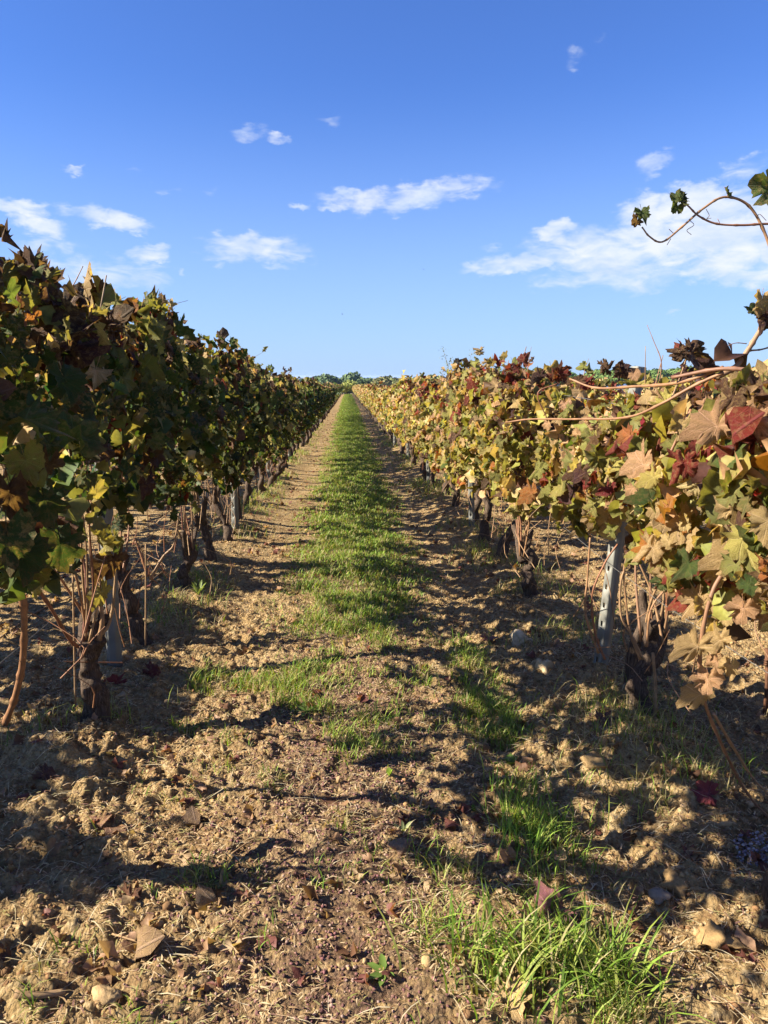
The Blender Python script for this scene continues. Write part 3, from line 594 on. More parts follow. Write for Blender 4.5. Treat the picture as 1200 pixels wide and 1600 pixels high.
# rows behind, glimpsed through and over the two near ones
for side, rx in (('L', -3.55), ('R', 3.68)):
    y = 1.2
    while y < 16:
        far_vine(side, rx, y, 'grapevine of the next row glimpsed behind the %s row' % ('left' if side == 'L' else 'right'), 'vines of the next row behind the %s row' % ('left' if side == 'L' else 'right')); y += .97
Q = Parts()
for rx, y0, y1 in ((-3.55, 16.5, 128), (3.68, 16.5, 128), (-6.0, 2, 128), (6.1, 2, 128), (-8.4, 4, 128), (8.5, 4, 128), (10.9, 6, 128), (-10.8, 6, 128)):
    y = y0
    n = int((y1-y0)*26); yy = rng.uniform(y0, y1, n); s_ = 'R' if rx > 0 else 'L'; z = .5+rng.beta(1.3, 1, n)*.86+slope(yy); xx = rx+rng.uniform(-.32, .32, n)
    N = np.c_[rng.normal(0, .7, n)+np.where(xx > rx, .7, -.7), rng.normal(0, .5, n), rng.normal(.4, .4, n)]; T = np.c_[rng.normal(0, .4, n), rng.normal(0, .4, n), -np.ones(n)]
    Rm = rotm(N, T); v, f = LEAF_TINY[2]; q = np.einsum('nij,vj->nvi', Rm, v)*rng.uniform(.11, .16, n)[:, None, None]+np.c_[xx, yy, z][:, None, :]
    Q.add(q.reshape(-1, 3), (f[None]+(np.arange(n)*len(v))[:, None, None]).reshape(-1, 3), np.repeat(cols_for(s_, z-slope(yy) > 1.2), len(v), 0))
ob('further_vine_rows', Q.mesh('further_vine_rows', M_MASS), kind='stuff', label='further rows of vines behind the next rows, one leafy mass each')

# ------------------------------------------------------------------ posts, wires, stake
def post_mesh(hgt, w=.062, d=.046):
    L = [(-.004, d), (-w*.5+.004, d), (-w*.5, d-.004), (-w*.5, d*.66), (-w*.5, d*.38), (-w*.5, .004), (-w*.5+.004, 0), (-.012, 0), (-.008, -.005)]
    sec = L+[(-a, b) for a, b in L[::-1]]
    lv = [-.25]; z = .02
    while z < hgt-.04: lv += [z, z+.026, z+.070]; z += .097
    lv.append(hgt); lv = sorted(lv); V = [(a, b, z) for z in lv for a, b in sec]; F = []; n = len(sec)
    for k in range(len(lv)-1):
        slot = abs(lv[k+1]-lv[k]-.026) < 1e-4
        for j in range(n-1):
            if slot and j in (3, n-5): continue                   # open hook slots in the flanges
            F.append((k*n+j, k*n+j+1, (k+1)*n+j+1, (k+1)*n+j))
    return np_mesh('post_profile', V, F, M_STEEL, False)
PM = post_mesh(1.55)
def post(x, y, tilt, rz, label, group, h=1.0):
    root = empty('vineyard_post', (x, y, h1(x, y)), label, 'post', group); root.rotation_euler = (tilt[0], tilt[1], rz); root.scale = (1, 1, h)
    o = ob('post_profile', PM, root); md = o.modifiers.new('thickness', 'SOLIDIFY'); md.thickness = .0028; md.offset = 0
    return root
k = 0
pl = post(-1.18, 3.60, (.02, .0), math.radians(35), 'pale grey steel post in the left row behind the thick gnarled trunk', 'steel posts of the rows', 1.0)
pr = post(1.27, 3.44, (-.01, .115), math.radians(30), 'leaning grey slotted steel post in the right row, nearest the camera', 'steel posts of the rows', .955)
for n_, y in enumerate([7.15, 10.9, 14.7, 18.5, 22.3, 26.1, 30, 34, 38, 42, 46]):
    post(1.22+random.uniform(-.04, .04), y, (random.gauss(0, .02), random.gauss(0, .03)), 1.2, ('%s steel post beyond the leaning slotted one in the right row' % ['first', 'second', 'third', 'fourth'][n_]) if n_ < 4 else 'small steel post far down the right row', 'steel posts of the rows' if n_ < 4 else 'far posts of the right row', random.uniform(.9, 1))
    post(-1.12+random.uniform(-.04, .04), y, (random.gauss(0, .02), random.gauss(0, .03)), 1.2, ('%s steel post beyond the pale one in the left row' % ['first', 'second', 'third', 'fourth'][n_]) if n_ < 4 else 'small steel post far down the left row', 'steel posts of the rows' if n_ < 4 else 'far posts of the left row', random.uniform(.9, 1))
for rx, nm in ((ROW_L, 'left'), (ROW_R, 'right')):
    for z, pos in ((.62, 'lowest'), (1.02, 'middle'), (1.38, 'highest')):
        yy = np.arange(-2, 60, .6); pts = np.c_[rx+.02+.012*np.sin(yy*1.7+z*9), yy, slope(yy)+z+.015*np.sin(yy*2*PI/3.8)]
        v, f = tube(pts, .0016, 4); ob('trellis_wire', np_mesh('trellis_wire', v, f, M_WIRE), label='%s trellis wire strung along the %s row of vines' % (pos, nm), category='wire', group='trellis wires')
rs = empty('rusty_stake', (1.87, 3.02, h1(1.87, 3.02)), 'rusty brown iron stake with a wire coil at the right picture edge', 'stake')
v, f = tube([(0, 0, -.2), (-.01, 0, .15), (-.02, .01, .31)], .011, 8, .1, 3); ob('rod', np_mesh('rod', v, f, M_RUST), rs)
a = np.linspace(0, 3.2*2*PI, 44); v, f = tube(np.c_[np.cos(a)*.017-.015, np.sin(a)*.017, .235+a*.0016], .0032, 5); ob('wire_coil', np_mesh('wire_coil', v, f, M_RUST), rs)

# ------------------------------------------------------------------ shoots of the near vines that show singly
def shoot(root, world_pts, r0, r1, leaves=(), name='shoot', knots=True, seed=1, n=8):
    o0 = np.array(root.location); pp = bez(world_pts, n)-o0; rad = np.linspace(r0, r1, len(pp))
    if knots: rad = rad*(1+.30*(np.arange(len(pp)) % max(4, n-2) == 0))
    v, f = tube(pp, rad, 7, .1, seed); s = ob(name, np_mesh(name, v, f, M_CANE), root)
    for (p, N, T, size, col, kd) in leaves:
        add_leaf(root, np.array(tuple(p))-o0, (N[0]-(.9 if p[0] > 0 and p[2] < 1.5 else 0), N[1], N[2]), T, size*.9, np.array(G_[col])*random.uniform(.9, 1.1), True, kinds=kd)
    return s
RV = roots[('R', 1.72)][0]; D = 1.95
A = lambda px, py, Y=D: at(px, py, Y)
# arch against the sky
shoot(RV, [A(1225, 520, 2.0), A(1215, 440), A(1197, 370), A(1170, 322), A(1133, 308), A(1100, 325), A(1065, 355), A(1035, 378), A(1015, 370), A(1003, 355)], .0042, .0018,
      [(A(1003, 332), (-.3, -1, .1), (.3, 0, -1), .030, 'green', (4,)), (A(996, 345), (.4, -1, .3), (-.4, 0, -1), .024, 'brown', (6,)), (A(1137, 300), (.2, -1, .4), (.4, 0, 1), .021, 'green', (2,)),
       (A(1207, 292), (-.2, -1, .15), (-.6, 0, -.5), .075, 'green', (1,))], seed=3)
shoot(RV, [A(1240, 352), A(1197, 350), A(1160, 352), A(1120, 350), A(1092, 338), A(1075, 322), A(1065, 314)], .0032, .0018,
      [(A(1062, 310), (.1, -1, .2), (-.8, 0, .4), .036, 'green', (2,)), (A(1066, 312), (.4, -1, .1), (.6, 0, -.5), .026, 'dgreen', (4,)), (A(1058, 322), (0, -1, .5), (-.5, 0, -.8), .03, 'green', (3,))], seed=4)
for q in ([A(1197, 345), A(1187, 335), A(1183, 338)], [A(1137, 308), A(1135, 298), A(1131, 292)], [A(1125, 350), A(1121, 342)], [A(1103, 327), A(1108, 337), A(1104, 342), A(1111, 341)], [A(1078, 345), A(1084, 352), A(1073, 360), A(1080, 367)], [A(1052, 365), A(1045, 358)], [A(1048, 373), A(1042, 383)]):
    v, f = tube(bez(q, 4)-np.array(RV.location), .0009, 4); ob('tendril', np_mesh('tendril', v, f, M_CANE), RV)
# thick red cane rising out of the picture on the right, and dried cluster hanging from it
shoot(RV, [A(1120, 590), A(1150, 572), A(1170, 545), A(1195, 505), A(1235, 460)], .0075, .0055,
      [(A(1190, 470, 1.9), (-.3, -1, 0), (0, 0, -1), .045, 'tan', (5,)), (A(1197, 495, 1.92), (.3, -1, 0), (.2, 0, -1), .04, 'purple', (7,)), (A(1178, 484), (0, -1, .3), (-1, 0, .3), .025, 'dgreen', (4,))], seed=5)
shoot(RV, [A(1172, 548), A(1190, 546), A(1210, 540)], .0026, .0018, seed=6); shoot(RV, [A(1180, 530), A(1188, 500), A(1190, 462)], .0018, .0012, seed=7); shoot(RV, [A(1166, 537), A(1150, 536), A(1137, 540)], .0014, .0008, seed=8)
# long canes lying along the top of the right row
shoot(RV, [A(1130, 575, 1.9), A(1060, 598, 2.0), A(990, 604, 2.2), A(930, 606, 2.4), A(890, 592, 2.5)], .0052, .003, seed=9)
shoot(RV, [A(1130, 582, 1.9), A(1080, 605, 1.95), A(1035, 630, 2.0), A(980, 652, 2.1), A(900, 655, 2.3), A(830, 655, 2.5), A(790, 660, 2.6)], .0048, .0022, seed=10)
shoot(RV, [A(1225, 585, 1.8), A(1170, 578, 1.85), A(1120, 577, 1.9), A(1050, 590, 2.0)], .0066, .0045, seed=11)
shoot(RV, [A(1080, 640, 2.0), A(1060, 680, 2.0), A(1040, 730, 2.0), A(1030, 790, 2.05)], .0042, .003, seed=12)
shoot(RV, [A(870, 600, 2.5), A(840, 615, 2.5), A(855, 655, 2.5)], .0025, .0018, seed=13)
# hanging cane with tan withered leaves, then bare down to the ground
tanl = [(1150, 860, .075), (1185, 840, .07), (1120, 900, .05), (1180, 905, .07), (1100, 945, .045), (1090, 1010, .055), (1072, 1005, .05), (1125, 1000, .045), (1140, 1040, .05), (1105, 1060, .058), (1095, 1085, .05), (1160, 950, .06), (1195, 960, .06), (1120, 1035, .055)]
shoot(RV, [A(1170, 800, 1.75), A(1145, 870, 1.72), A(1115, 920, 1.70), A(1098, 985, 1.70), A(1093, 1050, 1.72), A(1105, 1110, 1.8), A(1145, 1200, 2.0), A(1175, 1250, 2.15), A(1215, 1290, 2.2)], .0058, .0036,
      [(A(a_, b_, 1.70+random.uniform(-.05, .06)), (random.uniform(-.6, .3), -1, random.uniform(-.1, .5)), (random.uniform(-.5, .5), 0, -1), s_*.9, random.choice(['tan', 'tan', 'pink']), (2, 3, 4, 5, 6)) for a_, b_, s_ in tanl], seed=14)
shoot(RV, [A(1115, 1115, 1.83), A(1150, 1175, 1.95), A(1180, 1220, 2.1), A(1225, 1265, 2.2)], .0040, .0026, seed=15)
# single leaves that catch the eye on the right
for px, py, Y, s_, col, N, T, kd in [(1128, 772, 1.62, .088, 'olive', (-.2, -1, .2), (-.3, 0, -1), (1,)), (1165, 745, 1.68, .06, 'green', (.3, -1, .3), (.4, 0, -1), (2,)), (1075, 880, 1.75, .062, 'green', (-.2, -1, .4), (-.6, 0, -.6), (0,)),
        (1150, 690, 1.62, .070, 'red', (-.3, -1, .2), (.2, 0, -1), (5,)), (1120, 665, 1.66, .062, 'pink', (-.3, -1, .3), (-.4, 0, -1), (3,)), (1180, 660, 1.6, .065, 'pink', (-.1, -1, .1), (.2, 0, -1), (4,)),
        (1020, 780, 2.15, .072, 'olive', (-.5, -1, .3), (-.2, 0, -1), (0,)), (1000, 700, 2.3, .06, 'olive', (-.5, -1, .3), (-.5, 0, -1), (1,)), (1080, 745, 1.9, .07, 'tan', (-.4, -1, .3), (.3, 0, -1), (2,)), (1170, 600, 1.7, .06, 'olive', (0, -1, .8), (-.5, 0, -.6), (1,)),
        (1145, 620, 1.7, .06, 'brown', (-.2, -1, .4), (-.3, 0, -1), (6,)), (900, 755, 2.5, .05, 'purple', (-.6, -1, .2), (0, 0, -1), (5,)), (830, 770, 3.2, .062, 'orange', (-.8, -.7, .2), (.2, 0, -1), (3,)), (1160, 870, 1.66, .075, 'tan', (-.1, -1, .5), (-.4, 0, -1), (3,)), (1185, 800, 1.6, .06, 'yell', (0, -1, .3), (0, 0, -1), (4,))]:
    N = (N[0]-.8, N[1], N[2]); add_leaf(RV, np.array(A(px, py, Y))-np.array(RV.location), N, T, s_*.80, np.array(G_[col]), True, kinds=tuple((4, 5, 3, 6, 7, 9, 7, 7, 7, 9)[q_] for q_ in kd))
# dark red withered clusters on top of the right row
def cluster(root, px, py, Y, rad, n, cols, smin=.026, smax=.046):
    for _ in range(int(n*.8)):
        p = A(px+random.gauss(0, rad), py+random.gauss(0, rad*.7), Y+random.uniform(-.06, .06))
        add_leaf(root, np.array(p)-np.array(root.location), (random.uniform(-1, .5), -1, random.uniform(-.3, .9)), (random.uniform(-1, 1), 0, random.uniform(-1, .9)), random.uniform(smin, smax), np.array(G_[random.choice(cols)])*random.uniform(.7, 1.2), True, kinds=(5, 6, 4, 7, 6))
R3 = roots[('R', 2.95)][0]; R4 = roots[('R', 4.66)][0]
cluster(RV, 1078, 555, 2.2, 17, 8, ['purple', 'purple', 'brown', 'red']); cluster(R3, 890, 582, 2.9, 22, 8, ['red', 'purple', 'brown', 'red']); cluster(R4, 818, 568, 3.8, 10, 4, ['red', 'red', 'orange']); cluster(R3, 960, 580, 2.9, 14, 5, ['purple', 'brown']); cluster(R4, 768, 558, 4.6, 12, 5, ['tan', 'brown', 'gold'])
shoot(RV, [A(1050, 620, 2.1), A(1062, 590, 2.15), A(1072, 560, 2.2)], .0024, .0015, seed=20)
shoot(R3, [A(1030, 600, 2.6), A(1033, 565, 2.6), A(1022, 535, 2.62), A(1011, 508, 2.65)], .0022, .0009, seed=21); shoot(R3, [A(1022, 610, 2.6), A(1028, 585, 2.6), A(1036, 555, 2.6)], .0022, .0012, seed=22)
# left: upper corner and the tall stems over the row
LV = roots[('L', 2.0)][0]; L3 = roots[('L', 2.97)][0]; L4 = roots[('L', 3.98)][0]
cluster(LV, 12, 425, 2.35, 14, 9, ['olive', 'brown', 'green', 'gold'], .05, .07); cluster(LV, 48, 420, 2.4, 10, 5, ['brown', 'purple'], .05, .065); cluster(L3, 150, 458, 3.1, 18, 9, ['brown', 'olive', 'tan', 'green'], .05, .07)
cluster(LV, 100, 520, 2.35, 18, 8, ['purple', 'brown', 'purple'], .06, .075); cluster(L4, 212, 488, 3.7, 8, 4, ['purple', 'brown']); cluster(L4, 270, 500, 4.2, 12, 6, ['orange', 'brown', 'gold'], .045, .06)
shoot(L3, [A(98, 500, 3.0), A(107, 460, 3.0), A(118, 440, 3.0), A(130, 416, 3.0)], .0030, .0014, seed=23); shoot(L4, [A(215, 500, 3.7), A(222, 478, 3.7), A(226, 460, 3.7)], .0018, .001, seed=24)
shoot(roots[('L', 5.75)][0], [A(338, 550, 6), A(343, 530, 6), A(346, 522, 6)], .003, .002, [(A(341, 525, 6), (.2, -1, 0), (0, 0, 1), .03, 'ygreen', (1,))], seed=25)
shoot(roots[('L', 7.6)][0], [A(362, 560, 7.5), A(366, 550, 7.5), A(370, 540, 7.5)], .003, .002, [(A(368, 540, 7.5), (.2, -1, 0), (0, 0, 1), .06, 'tan', (5,)), (A(380, 550, 7.5), (.2, -1, 0), (1, 0, -.4), .06, 'brown', (5,))], seed=26)
for px, py, Y, s_, col, N, T, kd in [(40, 655, 1.62, .085, 'green', (.5, -.6, .8), (1, 0, -.5), (4,)), (110, 680, 1.75, .085, 'green', (.2, -.5, 1), (1, 0, -.3), (5,)), (100, 590, 1.9, .07, 'dgreen', (1, -.6, .1), (0, 0, -1), (1,)), (95, 850, 1.85, .085, 'dgreen', (.6, -1, .1), (.1, 0, -1), (0,)), (30, 860, 1.7, .085, 'dgreen', (.6, -1, .2), (-.1, 0, -1), (1,)),
        (10, 840, 1.62, .08, 'dgreen', (.6, -1, .2), (-.1, 0, -1), (2,)), (215, 770, 2.6, .07, 'dgreen', (.6, -1, .2), (.2, 0, -1), (1,)), (70, 780, 1.8, .08, 'dgreen', (.8, -1, .2), (.2, 0, -1), (0,)), (40, 720, 1.75, .06, 'ygreen', (.5, -1, .2), (.2, 0, -1), (2,)), (15, 770, 1.7, .06, 'brown', (.5, -1, .2), (0, 0, -1), (5,)), (160, 925, 2.9, .05, 'yell', (.2, -1, .2), (.3, 0, -1), (6,)), (178, 875, 2.9, .07, 'brown', (.2, -1, .2), (.1, 0, -1), (6,))]:
    add_leaf(LV, np.array(A(px, py, Y))-np.array(LV.location), N, T, s_, np.array(G_[col]), True, kinds=kd)
shoot(LV, [A(28, 890, 2.2), A(38, 960, 2.25), A(35, 1040, 2.35), A(22, 1095, 2.45), A(8, 1130, 2.55)], .0095, .012, name='cane', seed=27)
shoot(L3, [A(48, 905, 2.6), A(80, 950, 2.7), A(110, 1000, 2.85), A(132, 1015, 2.95)], .006, .008, name='cane', seed=28); shoot(L3, [A(155, 1000, 2.95), A(160, 960, 2.95), A(145, 900, 2.95), A(140, 840, 2.95)], .010, .005, name='cane', seed=29)
shoot(L3, [A(150, 1000, 2.97), A(170, 975, 3.0), A(178, 935, 3.0), A(182, 870, 3.0)], .009, .004, name='cane', seed=30)
shoot(L4, [A(235, 905, 3.95), A(255, 870, 3.95), A(272, 850, 3.95), A(280, 800, 3.95)], .008, .004, name='cane', seed=31); shoot(L4, [A(232, 900, 3.95), A(222, 870, 3.95), A(212, 845, 3.95)], .010, .005, name='cane', seed=32)
for q in ([(1000, 1030), (985, 990), (978, 940), (975, 890), (985, 850)], [(1005, 1030), (985, 990), (970, 960), (972, 900), (1000, 850), (1008, 820)], [(1010, 1010), (1018, 950), (1050, 910)], [(945, 1030), (930, 990), (925, 930), (945, 880), (965, 850)], [(935, 1020), (915, 960), (918, 900), (922, 840)]):
    shoot(R3, [A(a_, b_, 2.9) for a_, b_ in q], .0052, .0036, name='cane', seed=q[0][0]+len(q))
pp = bez([A(1022, 1145, 2.85), A(1024, 1080, 2.85), A(1020, 1020, 2.85)], 5)-np.array(R3.location); v, f = tube(pp, .0065, 7, .1, 2); ob('training_stake', np_mesh('training_stake', v, f, M_WOOD), R3)
pp = bez([A(118, 1100, 2.9), A(116, 1000, 2.9), A(114, 900, 2.9)], 5)-np.array(L3.location); v, f = tube(pp, .004, 6, .1, 2); ob('training_stake', np_mesh('training_stake', v, f, M_WOOD), L3)
pp = bez([A(227, 1020, 3.85), A(228, 940, 3.85), A(228, 850, 3.85)], 5)-np.array(L4.location); v, f = tube(pp, .005, 6, .1, 2); ob('training_stake', np_mesh('training_stake', v, f, M_WOOD), L4)
dv = empty('dead_vine_stump', (1.33, 3.22, h1(1.33, 3.22)), 'bare grey brown stump of dead vine wood right of the slotted post', 'vine stump')
v, f = tube(bez([(0, 0, -.05), (.0, .02, .15), (.03, 0, .32), (.02, .0, .48)], 6), np.linspace(.030, .017, 19), 12, .5, 8); ob('trunk', np_mesh('trunk', v, f, M_BARK), dv)

# ------------------------------------------------------------------ stones, fallen leaves, twigs, weeds
def on_ground(px, py):
    r = ray(px, py); t = -CAM_H/r.z; x, y = r.x*t, r.y*t
    for _ in range(4): z = h1(x, y); t = (z-CAM_H)/r.z; x, y = r.x*t, r.y*t
    return x, y, h1(x, y)
def stone(px, py, s, col, label, cat='stone', seed=0, mat=None, rz=0):
    v, f = unit_rock(3, seed, .45); v = v*(1+.9*(fbm(v[:, :1]*2.6+seed+9, v[:, 1:2]*2.6+v[:, 2:3]*2+9, 3, 3)-.5)*(1.3 if mat else .7)+(.30*(.5-worley(v[:, :1]*3+v[:, 2:3]*2+20, v[:, 1:2]*3-v[:, 2:3]+20, seed)) if mat else 0))
    x, y, z = on_ground(px, py); s = np.array(s); me = np_mesh(cat, v*s, f, mat or M_STONE, True, np.tile(col, (len(v), 1)))
    o = ob(cat.replace(' ', '_'), me, None, (x, y, z+s[2]*.12), label=label, category=cat, group='stones and lumps of earth on the soil'); o.rotation_euler.z = rz
stone(815, 1005, (.055, .045, .062), (.66, .54, .36), 'pale rounded stone standing left of the slotted post, the larger of two', seed=1)
stone(850, 1052, (.042, .034, .050), (.62, .47, .27), 'ochre stone just below the larger pale stone by the slotted post', seed=2)
stone(865, 1425, (.032, .026, .018), (.40, .36, .30), 'small flat grey stone near the purple leaf right of the grass', seed=3) if False else stone(1030, 1413, (.028, .024, .016), (.34, .27, .20), 'small flat grey stone among crumbs in the lower right', seed=3)
stone(1132, 1290, (.026, .022, .018), (.52, .34, .16), 'small orange stone below the dark red leaf at right', seed=4)
stone(1055, 1395, (.045, .038, .026), (.42, .27, .12), 'big sunlit lump of yellow earth in the lower right', 'clod', seed=5, mat=M_CLOD); stone(1120, 1480, (.042, .038, .024), (.42, .27, .12), 'yellow earth clod nearest the lower right corner', 'clod', seed=6, mat=M_CLOD)
stone(925, 1190, (.05, .042, .028), (.42, .28, .13), 'yellow earth clod on the hump below the slotted post', 'clod', seed=7, mat=M_CLOD); stone(500, 1105, (.001, .001, .001), (.4, .3, .2), 'x', seed=8) if False else None
stone(630, 1322, (.030, .026, .020), (.34, .21, .13), 'brown clod in the middle of the alley beside a seedling', 'clod', seed=9, mat=M_CLOD); stone(170, 1560, (.03, .028, .02), (.5, .34, .17), 'ochre clod in the lower left corner beside the broken twig', 'clod', seed=10, mat=M_CLOD)
stone(190, 1090, (.035, .025, .018), (.44, .32, .18), 'cream earth lump at the foot of the thick gnarled vine trunk', 'clod', seed=11, mat=M_CLOD)
def fallen(px, py, s, col, label, kd, N=(0, -.3, 1), T=(1, 0, 0), lift=.3):
    x, y, z = on_ground(px, py); me = LEAF_HI[kd].copy(); me.materials.clear(); me.materials.append(M_DRY)
    o = add_leaf(None, (x, y, z+s*lift), N, T, s, np.array(G_[col] if isinstance(col, str) else col), True, name='fallen_leaf', mesh=me); o['label'] = label; o['category'] = 'leaf'; o['group'] = 'fallen vine leaves on the soil'
for a_ in [(350, 1182, .045, 'tan', 'pale tan fallen leaf lying in the sun in the left half', 5, (.2, -.5, 1), (.8, -.5, 0)), (218, 1500, .055, (.42, .27, .14), 'curled brown fallen leaf in the lower left, tips pointing down', 9, (-.2, -.8, .6), (-.2, -.6, -1)),
           (205, 1405, .045, (.22, .10, .05), 'dark brown fallen leaf above the curled brown one', 7, (0, -.8, .6), (-.2, -.3, -1)), (335, 1415, .042, (.40, .24, .11), 'brown twisted fallen leaf right of the dark brown one', 9, (.3, -.6, .7), (.7, .2, 0)),
           (800, 1572, .062, (.72, .5, .22), 'yellowish tan fallen leaf in the grass at the bottom edge', 4, (-.2, -.6, .9), (.6, .5, 0)), (860, 1432, .050, (.36, .14, .16), 'purple fallen leaf just above the bright grass', 6, (-.2, -.6, .8), (-.5, .3, 0)), (890, 1452, .04, (.16, .08, .09), 'dull purple fallen leaf touching the brighter purple one', 7, (.2, -.6, .8), (.6, 0, 0)),
           (1105, 1255, .058, (.34, .06, .07), 'dark red fallen leaf below the hanging cane at right', 4, (-.2, -.6, .9), (-.8, .3, 0)), (760, 997, .04, (.36, .13, .13), 'pinkish red fallen leaf beside the larger pale stone', 6, (0, -.5, 1), (.5, .3, 0)), (945, 1130, .05, (.17, .08, .09), 'purple grey fallen leaf at the foot of the slotted post', 7, (0, -.7, .8), (0, -.5, -1)),
           (235, 1055, .06, (.18, .03, .03), 'dark red fallen leaf between the pale post and the flaky trunk', 7, (.2, -.7, .7), (.4, 0, -.5)), (185, 1070, .04, (.30, .05, .04), 'small bright red fallen leaf at the foot of the pale post', 6, (.2, -.7, .7), (-.4, 0, -.5)), (70, 1215, .045, (.16, .07, .06), 'dark fallen leaf near the left edge below the thick trunk', 7, (.2, -.7, .7), (.4, 0, -.5)),
           (310, 1290, .042, (.30, .18, .10), 'folded brown fallen leaf left of the alley in shadow', 9, (.2, -.7, .7), (.7, 0, -.3)), (170, 1298, .05, (.27, .13, .07), 'rust brown fallen leaf near the left edge among clods', 9, (.1, -.7, .7), (-.7, .2, 0)), (395, 1080, .035, (.50, .30, .06), 'yellow orange fallen leaf at the left edge of the grass', 3, (.1, -.3, 1), (-.7, .2, 0)),
           (425, 1052, .028, (.60, .46, .25), 'small cream fallen leaf beside a grass tuft in the alley', 4, (.1, -.3, 1), (.7, .2, 0)), (610, 1085, .03, (.55, .40, .24), 'small tan fallen leaf in the middle of the bare alley', 5, (.1, -.3, 1), (.7, .2, 0)), (330, 950, .035, (.42, .15, .14), 'pink fallen leaf beside the weeds in the left row', 5, (.1, -.6, 1), (.7, .2, 0)), (730, 1025, .02, (.4, .2, .18), 'tiny pink fallen leaf left of the larger pale stone', 5, (.1, -.6, 1), (.7, .2, 0))]:
    fallen(*a_)
x, y = sample_near(4200, 1.6, 45, -2.3, 2.6, 1.0); keep = (y > 5)|(rng.random(len(x)) < .35); keep &= rng.random(len(x)) > .7*grass_w(x, y); x, y = x[keep], y[keep]; n = len(x); z = H(x, y)+.012
ob('leaf_litter', mass_mesh('leaf_litter', np.c_[x, y, z], np.c_[rng.normal(0, .5, n), rng.normal(-.1, .5, n), np.ones(n)], rng.normal(0, 1, (n, 3)), rng.uniform(.014, .040, n), np.array([(.22, .11, .06), (.44, .26, .14), (.60, .42, .24), (.26, .10, .08), (.55, .33, .2)])[rng.integers(0, 5, n)], LEAF_GEO[4:], M_MASS), kind='stuff', label='small scraps of withered vine leaves strewn over the soil')
def twig(pts, r, label, group='prunings on the ground'):
    P = [Vector(on_ground(*p)) for p in pts]; o0 = P[0].copy(); pp = bez([p-o0+Vector((0, 0, r*1.1)) for p in P], 5); v, f = tube(pp, np.linspace(r, r*.75, len(pp)), 8, .15, len(label))
    ob('twig', np_mesh('twig', v, f, M_WOOD), None, o0, label=label, category='twig', group=group)
twig([(25, 1568), (60, 1562), (103, 1556)], .010, 'thick broken brown twig in the lower left corner'); twig([(175, 1468), (240, 1478), (330, 1482)], .0028, 'thin straw coloured twig above the curled brown leaf'); twig([(362, 1335), (400, 1312), (445, 1312)], .003, 'thin bent twig in the left half of the alley'); twig([(400, 1533), (420, 1530), (450, 1545)], .0035, 'short brown twig left of the bottom grass')
twig([(0, 1000), (60, 960), (110, 935)], .006, 'grey pruned branch under the left row near the edge'); twig([(40, 990), (70, 965), (85, 955)], .005, 'short grey branch across the pruned one under the left row'); twig([(1170, 1230), (1085, 1190), (1070, 1165)], .002, 'thin pale stalk beside the hanging cane at right'); twig([(880, 1340), (905, 1300), (910, 1270)], .004, 'dark root like twig among crumbs right of the grass')
def weed(px, py, s, n, label, col=(.12, .19, .04), up=.4, lw=.32):
    x, y, z = on_ground(px, py); root = empty('weed', (x, y, z), label, 'weed', 'small weeds in the alley')
    v = np.array([(0, 0, 0), (.5*lw, .35, .03), (.42*lw, .75, .02), (0, 1, -.08), (-.42*lw, .75, .02), (-.5*lw, .35, .03), (0, .4, -.02), (0, .75, -.03)]); f = np.array([(0, 1, 6), (1, 2, 6), (2, 7, 6), (2, 3, 7), (3, 4, 7), (4, 6, 7), (4, 5, 6), (5, 0, 6)])
    me = np_mesh('leaf', v, f, M_GRASS, True, np.tile(col, (8, 1)))
    for k in range(n):
        a = 2*PI*k/n+random.uniform(-.3, .3); o = ob('leaf', me, root); o.rotation_euler = (up+random.uniform(-.2, .2), 0, a); q = s*random.uniform(.7, 1.1); o.scale = (q, q, q)
weed(478, 1112, .075, 6, 'flat broad leaved weed left of centre in the alley'); weed(582, 1152, .028, 2, 'tiny bright seedling in the dark middle of the alley', (.28, .40, .06), 1.2, .7); weed(608, 1216, .030, 3, 'tiny yellow green seedling standing in shadow just below another', (.30, .42, .06), 1.2, .7); weed(797, 1195, .05, 4, 'small round leaved plant in the shaded grass at right', (.16, .26, .05), .9, .8)
weed(630, 1300, .045, 5, 'small pale rosette in the centre above the brown clod', (.30, .34, .15), .7); weed(600, 1520, .05, 6, 'low green weed at the left edge of the bottom grass', (.16, .25, .05), .25, .4); weed(740, 1268, .03, 3, 'single upright seedling near the right hand grass', (.14, .22, .04), 1.2, .6); weed(215, 1000, .12, 9, 'bright green weed between the pale post and the flaky trunk', (.20, .28, .06), .9, .22); weed(310, 930, .12, 9, 'pale green weed at the second trunk beyond the post', (.20, .26, .08), .9, .2)
x0, y0, z0 = on_ground(1188, 1322); n = 190; a = rng.random(n)*2*PI; r_ = np.sqrt(rng.random(n))*.075; x = x0+np.cos(a)*r_; y = y0+np.sin(a)*r_*1.1; sz = rng.uniform(.004, .0068, n)
scatter_pieces('dried_grapes', np.c_[x, y, H(x, y)+rng.uniform(.004, .022, n)], sz, np.array([(.40, .33, .36), (.30, .22, .25), (.52, .46, .46)])[rng.integers(0, 3, n)], M_STONE, .8, 'heap of pale purple dried grapes at the right edge')
